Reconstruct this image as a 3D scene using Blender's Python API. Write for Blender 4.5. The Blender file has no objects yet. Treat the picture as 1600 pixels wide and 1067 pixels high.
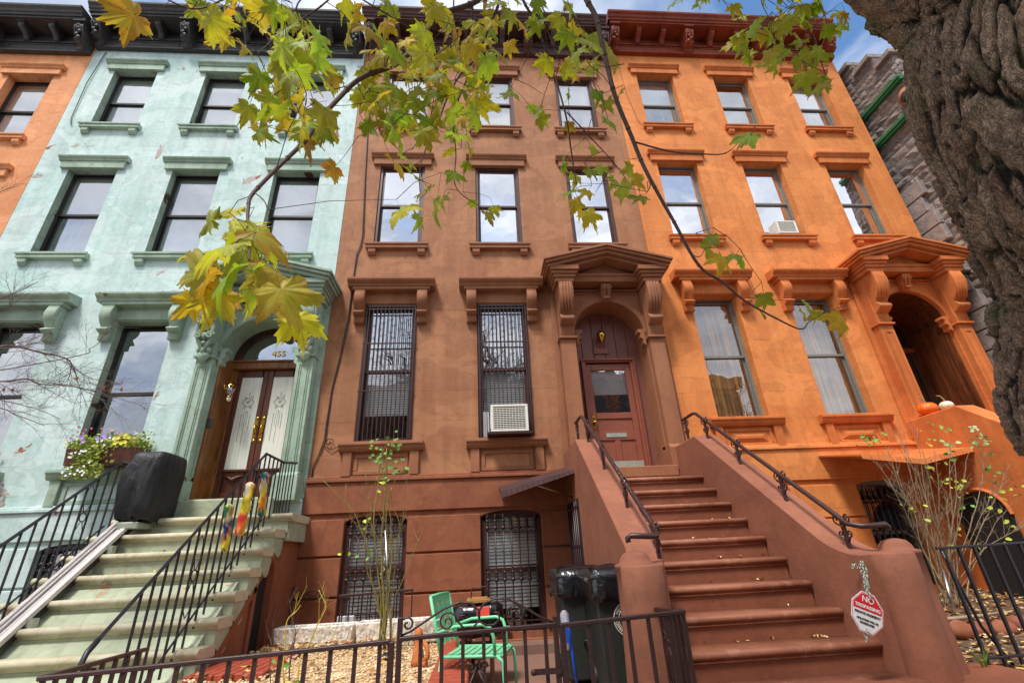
import bpy, bmesh, math, random
from mathutils import Vector, Matrix, noise
random.seed(7)
R=random.random
def U_(a,b): return a+(b-a)*random.random()
SC=bpy.context.scene
COL=SC.collection
# ------------------------------------------------------------------ camera
CF=Vector((0.0762009,0.9040000,0.4206861)); CR=Vector((0.9969955,-0.0631942,-0.0447944)); CU=Vector((0.0139092,-0.4228355,0.9060997))
CP=Vector((-0.43589,-7.59877,1.0)); FP=730.0
cam=bpy.data.cameras.new('camera'); co=bpy.data.objects.new('camera',cam); COL.objects.link(co)
cam.sensor_width=36; cam.lens=FP/1600*36; cam.clip_start=0.05; cam.clip_end=500
m=Matrix((CR,CU,-CF)).transposed().to_4x4(); m.translation=CP; co.matrix_world=m
SC.camera=co
def ray(u,v): return CF+CR*((u-800)/FP)+CU*((533.5-v)/FP)
def at(u,v,d): return CP+ray(u,v)*d
def aty(u,v,y): r=ray(u,v); return CP+r*((y-CP.y)/r.y)
# ------------------------------------------------------------------ materials
def lin(r,g,b):
    f=lambda c:(c/255/12.92 if c/255<=0.04045 else ((c/255+0.055)/1.055)**2.4)
    return (f(r),f(g),f(b),1)
class NT:
    def __init__(s,name):
        s.m=bpy.data.materials.new(name); s.m.use_nodes=True; s.t=s.m.node_tree; s.n=s.t.nodes; s.n.clear()
        s.out=s.n.new('ShaderNodeOutputMaterial')
    def new(s,t,**k):
        n=s.n.new('ShaderNode'+t)
        for a,b in k.items():
            if a.startswith('i_'): n.inputs[a[2:].replace('_',' ')].default_value=b
            else: setattr(n,a,b)
        return n
    def l(s,a,b): s.t.links.new(a,b)
    def pos(s,scale=(1,1,1)):
        g=s.new('NewGeometry'); mp=s.new('Mapping'); mp.inputs['Scale'].default_value=scale
        s.l(g.outputs['Position'],mp.inputs['Vector']); return mp.outputs['Vector']
    def noise(s,scale,detail=4,vec=None,rough=.55,dist=0):
        n=s.new('TexNoise'); n.inputs['Scale'].default_value=scale; n.inputs['Detail'].default_value=detail
        n.inputs['Roughness'].default_value=rough; n.inputs['Distortion'].default_value=dist
        s.l(vec or s.pos(),n.inputs['Vector']); return n.outputs['Fac']
    def ramp(s,x,a,b,ca=(0,0,0,1),cb=(1,1,1,1)):
        r=s.new('ValToRGB'); e=r.color_ramp.elements; e[0].position=a; e[1].position=b; e[0].color=ca; e[1].color=cb
        s.l(x,r.inputs['Fac']); return r.outputs['Color']
    def mix(s,f,a,b,mode='MIX'):
        n=s.new('MixRGB',blend_type=mode)
        for i,x in ((0,f),(1,a),(2,b)):
            if isinstance(x,(float,int)): n.inputs[i].default_value=x if i==0 else (x,x,x,1)
            elif isinstance(x,tuple): n.inputs[i].default_value=x
            else: s.l(x,n.inputs[i])
        return n.outputs[0]
    def math(s,op,a,b=0):
        n=s.new('Math',operation=op)
        for i,x in ((0,a),(1,b)):
            if isinstance(x,(float,int)): n.inputs[i].default_value=x
            else: s.l(x,n.inputs[i])
        return n.outputs[0]
    def bump(s,h,st=.3,dist=.01,prev=None):
        b=s.new('Bump'); b.inputs['Strength'].default_value=st; b.inputs['Distance'].default_value=dist
        s.l(h,b.inputs['Height'])
        if prev: s.l(prev,b.inputs['Normal'])
        return b.outputs['Normal']
    def bsdf(s,col,rough=.7,normal=None,metal=0,spec=.5,emit=None):
        p=s.new('BsdfPrincipled')
        if isinstance(col,tuple): p.inputs['Base Color'].default_value=col
        else: s.l(col,p.inputs['Base Color'])
        if isinstance(rough,(float,int)): p.inputs['Roughness'].default_value=rough
        else: s.l(rough,p.inputs['Roughness'])
        p.inputs['Metallic'].default_value=metal; p.inputs['Specular IOR Level'].default_value=spec
        if normal: s.l(normal,p.inputs['Normal'])
        return p.outputs[0]
    def fin(s,sh): s.l(sh,s.out.inputs['Surface']); return s.m
def mul(c,k): return (c[0]*k,c[1]*k,c[2]*k,1)
def paint(name,c1,c2,rough=.75,joints=None,peel=None,peelamt=.68,bump=.35,grime=None,coarse=1.2,fine=30,streak=.25,spec=.3):
    s=NT(name); p=s.pos()
    n1=s.noise(coarse,5,p,.6,.6); base=s.mix(s.ramp(n1,.32,.68),c1,c2)
    n2=s.noise(14,6,p,.65); base=s.mix(.35,base,s.ramp(n2,.2,.8,(.55,.55,.55,1),(1.25,1.25,1.25,1)),'MULTIPLY')
    if streak:
        st=s.noise(1.0,5,s.pos((5,5,.35)),.6); base=s.mix(streak,base,s.ramp(st,.35,.65,(.6,.58,.55,1),(1.1,1.1,1.1,1)),'MULTIPLY')
    nb=s.noise(fine,8,p,.7); nb2=s.noise(4,4,p,.5)
    h=s.math('ADD',s.math('MULTIPLY',nb,.5),nb2)
    if joints:
        w,hh=joints; sx=s.new('SeparateXYZ'); s.l(p,sx.inputs[0]); cx=s.new('CombineXYZ'); s.l(sx.outputs[0],cx.inputs[0]); s.l(sx.outputs[2],cx.inputs[1])
        wob=s.noise(3,2,p)
        add=s.new('VectorMath',operation='ADD'); s.l(cx.outputs[0],add.inputs[0])
        wv=s.new('CombineXYZ'); s.l(s.math('MULTIPLY',wob,.02),wv.inputs[0]); s.l(s.math('MULTIPLY',wob,.014),wv.inputs[1]); s.l(wv.outputs[0],add.inputs[1])
        b=s.new('TexBrick'); b.inputs['Scale'].default_value=1; b.inputs['Mortar Size'].default_value=.004; b.inputs['Mortar Smooth'].default_value=.3
        b.inputs['Brick Width'].default_value=w; b.inputs['Row Height'].default_value=hh; b.inputs['Color1'].default_value=(.9,.9,.9,1); b.inputs['Color2'].default_value=(1.08,1.08,1.08,1); b.inputs['Mortar'].default_value=(1,1,1,1)
        s.l(add.outputs[0],b.inputs['Vector'])
        base=s.mix(.5,base,b.outputs['Color'],'MULTIPLY')
        jf=s.math('MULTIPLY',b.outputs['Fac'],s.ramp(s.noise(2.2,3,p),.38,.55))
        base=s.mix(s.math('MULTIPLY',jf,.6),base,mul(c1,.4))
        h=s.math('SUBTRACT',h,s.math('MULTIPLY',jf,.7))
    r=rough
    if peel:
        pn=s.noise(1.7,8,p,.62,.4); pm=s.ramp(pn,peelamt,peelamt+.012)
        base=s.mix(pm,base,peel); h=s.math('SUBTRACT',h,s.math('MULTIPLY',pm,.6))
    if peel:
        q1=s.noise(1.1,3,s.pos((1,1,1.3)),.5,.8); q2=s.ramp(q1,.52,.535); q3=s.ramp(q1,.535,.56,(1,1,1,1),(0,0,0,1)); base=s.mix(s.math('MULTIPLY',q2,.35),base,mul(c1,1.12)); base=s.mix(s.math('MULTIPLY',s.math('MULTIPLY',q2,q3),.4),base,mul(c2,.62))
        ck=s.noise(2.3,9,s.pos(),.72,1.5); cr=s.math('MULTIPLY',s.ramp(ck,.492,.499),s.ramp(ck,.501,.508,(1,1,1,1),(0,0,0,1))); cr=s.math('MULTIPLY',cr,s.ramp(s.noise(1.3,2,s.pos((1.2,1,1))),.52,.6)); base=s.mix(s.math('MULTIPLY',cr,.6),base,mul(c2,.4))
    if grime:
        gn=s.noise(5,7,p,.7,.5); gm=s.ramp(gn,.52,.72); base=s.mix(s.math('MULTIPLY',gm,.6),base,grime)
    return s.fin(s.bsdf(base,r,s.bump(h,bump,.012),spec=spec))
def plain(name,c,rough=.5,metal=0,var=.25,bump=.15,scale=20,spec=.5,c2=None):
    s=NT(name); p=s.pos(); n=s.noise(scale,5,p,.6)
    base=s.mix(s.ramp(n,.3,.7),mul(c,1-var),c2 or mul(c,1+var*.5))
    return s.fin(s.bsdf(base,rough,s.bump(n,bump,.004),metal,spec))
M={}
BR=lin(158,98,74); BR2=lin(148,87,64)
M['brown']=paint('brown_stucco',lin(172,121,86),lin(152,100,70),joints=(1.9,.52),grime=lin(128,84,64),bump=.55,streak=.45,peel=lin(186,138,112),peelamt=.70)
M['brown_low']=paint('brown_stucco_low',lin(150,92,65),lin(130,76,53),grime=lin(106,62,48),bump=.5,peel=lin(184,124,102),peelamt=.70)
M['brown_trim']=paint('brown_trim',lin(158,106,76),lin(140,90,63),bump=.3,streak=.3)
M['brown_step']=paint('brown_step',lin(144,88,65),lin(126,74,54),bump=.5,grime=lin(100,60,48),streak=.15,rough=.62)
M['brown_cheek']=paint('brown_cheek',lin(156,100,77),lin(136,84,64),bump=.6,grime=lin(120,74,60),streak=.1)
M['mint']=paint('mint_painted_stone',lin(204,220,219),lin(182,211,208),joints=(1.35,.43),peel=lin(150,96,76),peelamt=.648,grime=lin(138,175,160),bump=.45,streak=.35)
M['mint_trim']=paint('mint_trim',lin(166,186,168),lin(142,166,148),bump=.35,peel=lin(124,76,58),peelamt=.66,grime=lin(110,120,100),streak=.4)
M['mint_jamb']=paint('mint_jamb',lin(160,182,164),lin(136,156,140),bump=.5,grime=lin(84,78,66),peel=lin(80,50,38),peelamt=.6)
M['mint_step']=paint('mint_step',lin(176,184,158),lin(156,166,142),bump=.45,grime=lin(134,128,98),peel=lin(180,104,60),peelamt=.64,streak=.3)
M['mint_nose']=paint('mint_nosing',lin(202,196,170),lin(176,170,140),bump=.5,grime=lin(138,108,78),peel=lin(112,74,52),peelamt=.66,streak=0)
M['orange']=paint('orange_stucco',lin(224,142,80),lin(208,124,64),joints=(2.1,.5),bump=.5,grime=lin(186,104,54),streak=.4,peel=lin(198,116,62),peelamt=.70)
M['orange_trim']=paint('orange_trim',lin(212,124,66),lin(192,106,52),bump=.4,streak=.4,grime=lin(160,88,48))
M['brown_nose']=paint('brown_nosing',lin(160,104,80),lin(134,82,60),bump=.6,grime=lin(196,148,124),streak=0,rough=.55)
M['orange_far']=paint('faded_orange',lin(226,158,110),lin(214,140,92),joints=(1.5,.45),bump=.4,grime=lin(170,110,80),peel=lin(110,60,45),peelamt=.75)
M['corn_black']=paint('black_cornice',lin(62,60,60),lin(44,42,44),bump=.4,grime=lin(90,84,80),streak=.3,spec=.5,rough=.55)
M['corn_maroon']=paint('maroon_cornice',lin(92,62,58),lin(72,48,46),bump=.4,grime=lin(110,84,74),rough=.55)
M['corn_rust']=paint('rust_cornice',lin(150,70,40),lin(118,46,28),bump=.4,grime=lin(70,30,22),rough=.55)
M['fr_maroon']=plain('maroon_frame',lin(72,42,40),.45); M['fr_black']=plain('black_frame',lin(38,34,34),.45); M['fr_grey']=plain('grey_frame',lin(122,122,116),.45)
M['iron_br']=plain('brown_iron',lin(62,38,38),.4,0,.35,.4,60); M['iron_bl']=plain('black_iron',lin(34,32,38),.38,0,.35,.4,60)
M['steel']=plain('brushed_steel',lin(190,190,186),.3,1,.15,.1,15)
M['brass']=plain('brass',lin(205,165,70),.25,1); M['white']=plain('white_plastic',lin(222,220,210),.45,0,.08)
M['blind']=plain('white_blind',lin(240,240,234),.6,0,.06,.02); M['curtain']=None
M['dark']=plain('opening_shade',lin(30,26,26),.9); M['interior']=plain('room_paint',lin(96,88,80),.9)  # first one: near-black colour for shade inside niche, vent and doorway
M['alu']=plain('aluminium_track',lin(216,208,204),.35,.1,.1); M['rubber']=plain('black_rubber',lin(24,24,26),.6)
M['kraft']=plain('terracotta',lin(190,110,60),.8); M['tread_dark']=M['rubber']
M['steeldull']=plain('dull_steel_plate',lin(176,182,168),.45,.5,.2,.2,8)
M['tar']=paint('asphalt_shingle',lin(84,56,54),lin(64,42,42),bump=.8,fine=60)
M['floor']=paint('areaway_concrete',lin(140,100,84),lin(116,92,80),bump=.5,grime=lin(110,106,88),streak=0)
M['conc']=paint('sidewalk_concrete',lin(150,146,138),lin(130,126,118),bump=.4,streak=0,joints=None)
M['asph']=paint('asphalt',lin(62,62,62),lin(50,50,52),bump=.5,streak=0)
M['planter']=None
M['grn_chair']=plain('mint_chair_paint',lin(118,206,156),.4,0,.1)
M['bin']=plain('dark_bin_plastic',lin(42,46,44),.5,0,.2,.2,40)
M['binlid']=plain('bin_lid_plastic',lin(36,40,38),.5)
M['copper']=plain('green_copper',lin(36,112,66),.65,0,.35)
M['red']=plain('red_enamel',lin(206,32,38),.4,0,.05); M['signwhite']=plain('sign_white',lin(228,226,224),.4,0,.04); M['ink']=plain('black_ink',lin(40,36,36),.6,0,.05)
M['etch']=plain('etch_line',lin(96,92,88),.6,0,.05)
M['pump']=plain('pumpkin_skin',lin(238,106,14),.45,0,.2); M['gourd']=plain('white_pumpkin_skin',lin(226,216,190),.5,0,.12); M['stem']=plain('dry_stem',lin(150,140,96),.8)
M['grass']=plain('plant_green',lin(110,160,50),.6,0,.3)
def m_wood(name,c1,c2,vert=True):
    s=NT(name); p=s.pos((9,9,.7) if vert else (.7,9,9)); n=s.noise(2.2,7,p,.6,1.2)
    b=s.mix(s.ramp(n,.35,.68),c1,c2); n2=s.noise(1.3,5,s.pos(),.6); b=s.mix(.5,b,s.ramp(n2,.3,.7,(.5,.45,.4,1),(1.2,1.15,1.1,1)),'MULTIPLY')
    return s.fin(s.bsdf(b,.42,s.bump(n,.25,.004),spec=.45))
M['wood']=m_wood('weathered_oak',lin(104,58,36),lin(70,34,24)); M['wood2']=m_wood('honey_oak',lin(150,100,48),lin(96,56,30)); M['wood_or']=m_wood('red_varnish_wood',lin(170,78,34),lin(96,42,26))
M['wood_rv']=m_wood('shaded_reveal_wood',lin(128,72,38),lin(56,30,20))  # wood colour darkened to put shade into the deep orange arch
M['wood_dk']=m_wood('dark_wood',lin(84,52,38),lin(40,24,20))
M['door_br']=plain('brown_door_paint',lin(140,78,60),.42,0,.12,.1,10); M['plank']=plain('brown_plank_paint',lin(126,78,68),.5,0,.12,.2,10)
def m_glass(name,fac,tint=(.9,.93,.97,1),rough=.0,wav=.02):
    s=NT(name); g=s.new('BsdfGlossy'); g.inputs['Roughness'].default_value=rough; g.inputs['Color'].default_value=(.95,.97,1,1)
    nb=s.noise(1.6,2,s.pos(),.5); s.l(s.bump(nb,.25,wav),g.inputs['Normal'])
    t=s.new('BsdfTransparent'); t.inputs['Color'].default_value=tint
    lw=s.new('LayerWeight'); lw.inputs['Blend'].default_value=.25
    f=s.math('ADD',s.math('MULTIPLY',lw.outputs['Fresnel'],.5),fac)
    mx=s.new('MixShader'); s.l(f,mx.inputs[0]); s.l(t.outputs[0],mx.inputs[1]); s.l(g.outputs[0],mx.inputs[2]); return s.fin(mx.outputs[0])
M['glass']=m_glass('window_glass',.42); M['glass_hi']=m_glass('mirror_like_glass',.72); M['glass_lo']=m_glass('clear_glass',.22)
def m_frost():
    s=NT('sheer_curtain_glass'); p=s.pos((30,30,.6)); n=s.noise(1.5,3,p); b=s.mix(s.ramp(n,.35,.65),lin(214,220,208),lin(240,242,232))
    return s.fin(s.bsdf(b,.18,s.bump(n,.2,.004),spec=.6))
M['frost']=m_frost()
def m_curtain(name,c1,c2):
    s=NT(name); p=s.pos((16,1,.4)); n=s.noise(1.6,3,p,.5,.3); return s.fin(s.bsdf(s.mix(s.ramp(n,.35,.62),c1,c2),.9,s.bump(n,.8,.03)))
M['cur_w']=m_curtain('white_curtain',lin(215,215,214),lin(160,164,170)); M['cur_t']=m_curtain('tan_curtain',lin(216,160,84),lin(110,74,44))
def m_planter():
    s=NT('rough_planter_stone'); p=s.pos((1,1,.45)); v=s.new('TexVoronoi'); v.inputs['Scale'].default_value=26; s.l(p,v.inputs['Vector'])
    n=s.noise(20,6,None,.7); b=s.mix(s.ramp(n,.35,.7),lin(222,214,202),lin(250,246,238)); h=s.math('ADD',v.outputs['Distance'],n)
    return s.fin(s.bsdf(b,.9,s.bump(h,1,.03)))
M['planter']=m_planter()
def m_bark(name='maple_bark'):
    s=NT(name); g=s.new('NewGeometry'); at_=s.new('Attribute',attribute_name='ridge')
    p=s.pos((1,1,.5)); n=s.noise(9,9,p,.7); n2=s.noise(70,6,p,.7)
    b=s.mix(s.ramp(at_.outputs['Fac'],.1,.55),lin(36,27,22),lin(186,158,136))  # dark crack colour doubles as crevice shade between the plates
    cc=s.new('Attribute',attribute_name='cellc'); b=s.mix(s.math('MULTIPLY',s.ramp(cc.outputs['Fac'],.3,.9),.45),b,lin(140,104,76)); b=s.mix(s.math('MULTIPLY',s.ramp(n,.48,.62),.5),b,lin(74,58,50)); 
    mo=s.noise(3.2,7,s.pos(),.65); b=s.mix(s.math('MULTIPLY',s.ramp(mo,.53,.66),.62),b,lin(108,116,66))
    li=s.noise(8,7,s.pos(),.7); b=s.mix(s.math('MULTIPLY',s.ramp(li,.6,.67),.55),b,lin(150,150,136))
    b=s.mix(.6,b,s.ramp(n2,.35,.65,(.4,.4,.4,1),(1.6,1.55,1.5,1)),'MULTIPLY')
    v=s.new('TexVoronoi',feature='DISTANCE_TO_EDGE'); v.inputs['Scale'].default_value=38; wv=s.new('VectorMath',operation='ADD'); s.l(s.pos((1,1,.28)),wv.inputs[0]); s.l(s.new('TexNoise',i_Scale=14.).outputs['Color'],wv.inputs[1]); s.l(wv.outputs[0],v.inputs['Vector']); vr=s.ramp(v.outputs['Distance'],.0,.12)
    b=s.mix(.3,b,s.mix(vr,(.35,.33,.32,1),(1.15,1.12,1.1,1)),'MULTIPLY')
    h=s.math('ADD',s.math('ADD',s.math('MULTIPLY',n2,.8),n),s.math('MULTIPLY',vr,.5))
    return s.fin(s.bsdf(b,.85,s.bump(h,1,.025)))
M['bark']=m_bark()
M['twig']=plain('twig_bark',lin(84,58,52),.7,0,.3,.4,60); M['twig_pale']=plain('pale_cane',lin(158,140,116),.7,0,.35,.3,40); M['cane']=plain('rose_cane',lin(132,104,58),.6,0,.4,.3,30,c2=lin(138,134,60)); M['cane_b']=plain('brown_cane',lin(126,98,74),.7,0,.4,.3,40,c2=lin(150,132,100)); M['cane_y']=plain('yellow_cane',lin(190,166,58),.6)
M['greytwig']=plain('grey_twig',lin(112,94,90),.7,0,.3,.3,40)
def m_leaf(name,ve=.35,tr=.45):
    s=NT(name); a=s.new('Attribute',attribute_name='Col'); v=s.new('Attribute',attribute_name='vein')
    n=s.noise(60,5,None,.7); b=s.mix(.5,a.outputs['Color'],s.ramp(n,.3,.7,(.72,.7,.6,1),(1.2,1.2,1.1,1)),'MULTIPLY')
    sp=s.noise(140,3,None,.6); b=s.mix(s.ramp(sp,.66,.70),b,lin(92,60,22))
    bl=s.noise(16,4,None,.6,.6); b=s.mix(s.math('MULTIPLY',s.ramp(bl,.5,.62),.55),b,(.30,.36,.04,1)); b=s.mix(s.math('MULTIPLY',s.ramp(s.noise(24,6,None,.7,1.0),.60,.68),.6),b,(.34,.15,.04,1))
    b=s.mix(s.math('MULTIPLY',v.outputs['Fac'],ve),b,lin(206,200,110))
    p=s.bsdf(b,.5,s.bump(s.math('SUBTRACT',n,v.outputs['Fac']),.35,.004),spec=.35)
    t=s.new('BsdfTranslucent'); s.l(s.mix(1.0,b,(1.5,1.45,.8,1),'MULTIPLY'),t.inputs['Color'])
    mx=s.new('MixShader'); mx.inputs[0].default_value=tr; s.l(p,mx.inputs[1]); s.l(t.outputs[0],mx.inputs[2]); return s.fin(mx.outputs[0])
M['leaf']=m_leaf('maple_leaf')
def m_attr(name,rough=.7):
    s=NT(name); a=s.new('Attribute',attribute_name='Col'); n=s.noise(40,4); b=s.mix(.5,a.outputs['Color'],s.ramp(n,.3,.7,(.7,.7,.7,1),(1.2,1.2,1.2,1)),'MULTIPLY'); return s.fin(s.bsdf(b,rough,s.bump(n,.4,.006)))
M['attr']=m_attr('mixed_colours'); M['stone']=None
def m_stone():
    s=NT('rough_brownstone_block'); a=s.new('Attribute',attribute_name='Col'); p=s.pos(); n=s.noise(7,8,p,.7); n2=s.noise(40,5,p,.7)
    b=s.mix(.7,a.outputs['Color'],s.ramp(n,.3,.7,(.55,.53,.5,1),(1.3,1.27,1.25,1)),'MULTIPLY')
    return s.fin(s.bsdf(b,.9,s.bump(s.math('ADD',n,s.math('MULTIPLY',n2,.3)),.9,.05)))
M['stone']=m_stone()
def m_gravel(name,cols,sc=55):
    s=NT(name); v=s.new('TexVoronoi'); v.inputs['Scale'].default_value=sc; s.l(s.pos(),v.inputs['Vector'])
    sx=s.new('SeparateXYZ'); s.l(v.outputs['Color'],sx.inputs[0]); b=s.mix(sx.outputs[0],cols[0],cols[1]); b=s.mix(s.ramp(sx.outputs[1],.85,.9),b,cols[2])
    return s.fin(s.bsdf(b,.85,s.bump(v.outputs['Distance'],1,-.02)))
M['gravel']=m_gravel('tan_gravel',(lin(238,210,164),lin(204,168,120),lin(140,92,58)))
M['soil']=m_gravel('leafy_soil',(lin(110,84,62),lin(80,60,46),lin(160,120,80)),40)
M['plastic']=None
def m_bag():
    s=NT('black_bin_bag'); p=s.pos((1,1,1)); n=s.noise(7,3,p,.45,1.2); return s.fin(s.bsdf(lin(22,22,26),.2,s.bump(n,.55,.04),spec=.7))
M['plastic']=m_bag()
def m_cloth():
    s=NT('black_nylon_cover'); p=s.pos((3,3,1)); n=s.noise(2.2,4,p,.5,1.2); return s.fin(s.bsdf(lin(34,34,38),.55,s.bump(n,.8,.05),spec=.4))
M['nylon']=m_cloth()
s=NT('clear_plastic_bag'); g=s.new('BsdfTransparent'); g.inputs[0].default_value=(.8,.8,.9,1); q=s.bsdf(lin(200,196,210),.2,s.bump(s.noise(14,4),1,.03)); mx=s.new('MixShader'); mx.inputs[0].default_value=.55; s.l(g.outputs[0],mx.inputs[1]); s.l(q,mx.inputs[2]); M['clearbag']=s.fin(mx.outputs[0])
M['blue']=plain('blue_plastic',lin(24,76,176),.4); M['redtag']=plain('red_tag',lin(232,80,66),.6,0,.05); M['wicker']=plain('wicker',lin(166,120,64),.8,0,.3,.6,60)
M['brick_red']=plain('red_terracotta',lin(158,66,42),.75,0,.3,.4,14)
M['tin']=plain('pale_tin',lin(196,200,206),.5,0,.1)
# ------------------------------------------------------------------ mesh builder
class MB:
    def __init__(s): s.v=[]; s.f=[]; s.sm=[]; s.col=[]; s.mi=[]; s.c=None; s.m=0
    def add(s,vs,fs,smooth=False):
        o=len(s.v); s.v+= [tuple(x) for x in vs]; s.f+=[tuple(i+o for i in f) for f in fs]; s.sm+=[smooth]*len(fs); s.mi+=[s.m]*len(fs)
        s.col+=[s.c or (1,1,1,1)]*len(vs); return s
    def box(s,x0,x1,y0,y1,z0,z1):
        if x0>x1:x0,x1=x1,x0
        if y0>y1:y0,y1=y1,y0
        if z0>z1:z0,z1=z1,z0
        return s.add([(x0,y0,z0),(x1,y0,z0),(x1,y1,z0),(x0,y1,z0),(x0,y0,z1),(x1,y0,z1),(x1,y1,z1),(x0,y1,z1)],
              [(0,3,2,1),(4,5,6,7),(0,1,5,4),(1,2,6,5),(2,3,7,6),(3,0,4,7)])
    def prism(s,poly,ax,a,b,smooth=False):
        n=len(poly)
        def P(p,t):
            if ax=='x': return (t,p[0],p[1])
            if ax=='y': return (p[0],t,p[1])
            return (p[0],p[1],t)
        vs=[P(p,a) for p in poly]+[P(p,b) for p in poly]
        s.add(vs,[tuple(range(n-1,-1,-1)),tuple(range(n,2*n))])
        o=len(s.v)-2*n; fs=[(o+i,o+(i+1)%n,o+n+(i+1)%n,o+n+i) for i in range(n)]
        s.f+=fs; s.sm+=[smooth]*n; s.mi+=[s.m]*n; return s
    def tube(s,pts,r,seg=6,cap=True):
        pts=[Vector(p) for p in pts]; n=len(pts)
        rr=r if isinstance(r,(list,tuple)) else [r]*n
        d0=(pts[1]-pts[0]).normalized(); up=Vector((0,0,1)) if abs(d0.z)<.9 else Vector((1,0,0))
        a=d0.cross(up).normalized(); vs=[]
        for i,p in enumerate(pts):
            d=(pts[min(i+1,n-1)]-pts[max(i-1,0)]).normalized()
            a=(a-d*a.dot(d)); 
            if a.length<1e-6: a=d.orthogonal()
            a.normalize(); b=d.cross(a)
            for k in range(seg):
                t=2*math.pi*k/seg; vs.append(p+(a*math.cos(t)+b*math.sin(t))*rr[i])
        fs=[]
        for i in range(n-1):
            for k in range(seg):
                k2=(k+1)%seg; fs.append((i*seg+k,i*seg+k2,(i+1)*seg+k2,(i+1)*seg+k))
        s.add(vs,fs,seg>4)
        if cap: 
            o=len(s.v)-n*seg; s.f+=[tuple(o+k for k in range(seg-1,-1,-1)),tuple(o+(n-1)*seg+k for k in range(seg))]; s.sm+=[False]*2; s.mi+=[s.m]*2
        return s
    def lathe(s,prof,c=(0,0,0),seg=20,axis='z',sq=(1,1)):
        vs=[]
        for r,z in prof:
            for k in range(seg):
                t=2*math.pi*k/seg; x,y=math.cos(t)*r*sq[0],math.sin(t)*r*sq[1]
                vs.append((c[0]+x,c[1]+y,c[2]+z) if axis=='z' else ((c[0]+x,c[1]+z,c[2]+y) if axis=='y' else (c[0]+z,c[1]+x,c[2]+y)))
        n=len(prof); fs=[(i*seg+k,i*seg+(k+1)%seg,(i+1)*seg+(k+1)%seg,(i+1)*seg+k) for i in range(n-1) for k in range(seg)]
        fs+=[tuple(range(seg-1,-1,-1)),tuple((n-1)*seg+k for k in range(seg))]
        return s.add(vs,fs,True)
    def sphere(s,c,r,seg=10,rings=6):
        rx,ry,rz=r if isinstance(r,tuple) else (r,r,r)
        vs=[(c[0],c[1],c[2]-rz)]
        for i in range(1,rings):
            p=math.pi*i/rings-math.pi/2
            for k in range(seg): t=2*math.pi*k/seg; vs.append((c[0]+rx*math.cos(p)*math.cos(t),c[1]+ry*math.cos(p)*math.sin(t),c[2]+rz*math.sin(p)))
        vs.append((c[0],c[1],c[2]+rz)); fs=[(0,1+(k+1)%seg,1+k) for k in range(seg)]
        for i in range(rings-2):
            for k in range(seg): a=1+i*seg+k; b=1+i*seg+(k+1)%seg; fs.append((a,b,b+seg,a+seg))
        L=len(vs)-1; o=1+(rings-2)*seg; fs+=[(o+k,o+(k+1)%seg,L) for k in range(seg)]
        return s.add(vs,fs,True)
    def quad(s,a,b,c,d): return s.add([a,b,c,d],[(0,1,2,3)])
    def mesh(s,name,mats,off=(0,0,0),attrs=None):
        me=bpy.data.meshes.new(name); me.from_pydata([(x-off[0],y-off[1],z-off[2]) for x,y,z in s.v],[],s.f)
        me.polygons.foreach_set('use_smooth',s.sm); me.polygons.foreach_set('material_index',s.mi)
        for m in (mats if isinstance(mats,(list,tuple)) else [mats]): me.materials.append(m)
        if s.c is not None or any(c!=(1,1,1,1) for c in s.col[:1]):
            at_=me.color_attributes.new('Col','FLOAT_COLOR','POINT'); fl=[]
            for c in s.col: fl+=list(c)
            at_.data.foreach_set('color',fl)
        if attrs:
            for k,val in attrs.items():
                a=me.attributes.new(k,'FLOAT','POINT'); a.data.foreach_set('value',val)
        me.update(); return me
def wl(o):
    l=Vector((0,0,0))
    while o: l=l+o.location; o=o.parent
    return l
def link(name,me,parent=None,loc=(0,0,0)):
    o=bpy.data.objects.new(name,me); COL.objects.link(o); o.location=loc
    if parent: o.parent=parent
    return o
def bev(o,w=.006,seg=1):
    md=o.modifiers.new('bevel','BEVEL'); md.width=w; md.segments=seg; md.limit_method='ANGLE'; md.angle_limit=math.radians(40); return o
def part(name,mb,mat,parent,bevel=0):       # world coordinates in mb
    o=link(name,mb.mesh(name,mat,wl(parent)),parent)
    if bevel: bev(o,bevel)
    return o
def tag(o,label,cat,group=None):
    o['label']=label; o['category']=cat
    if group: o['group']=group
    return o
def thing(name,loc,label,cat,group=None):
    o=bpy.data.objects.new(name,None); o.empty_display_size=.2; COL.objects.link(o); o.location=loc; return tag(o,label,cat,group)
def solo(name,mb,mat,loc,label,cat,group=None,bevel=0):
    o=link(name,mb.mesh(name,mat,loc),None,loc)
    if bevel: bev(o,bevel)
    return tag(o,label,cat,group)
def struct(name,mb,mat,kind='structure'):
    o=link(name,mb.mesh(name,mat)); o['kind']=kind; return o
def text(name,body,size,mat,loc,rot,parent=None,ext=.002,align='CENTER',sx=1,bold=0):
    c=bpy.data.curves.new(name,'FONT'); c.body=body; c.size=size; c.extrude=ext; c.align_x=align; c.align_y='CENTER'; c.offset=bold
    o=bpy.data.objects.new('tmp',c); COL.objects.link(o); bpy.context.view_layer.update()
    me=bpy.data.meshes.new_from_object(o.evaluated_get(bpy.context.evaluated_depsgraph_get())); bpy.data.objects.remove(o)
    me.materials.clear(); me.materials.append(mat)
    mm=Matrix.Translation(Vector(loc)-(wl(parent) if parent else Vector((0,0,0)))) @ rot.to_4x4() @ Matrix.Diagonal((sx,1,1,1)); me.transform(mm)
    return link(name,me,parent)
ROTF=Matrix.Rotation(math.pi/2,3,'X')   # text facing -y
def arch_pts(cx,hw,zs,rise,n=20): return [(cx-hw*math.cos(math.pi*i/n),zs+rise*math.sin(math.pi*i/n)) for i in range(n+1)]
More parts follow.
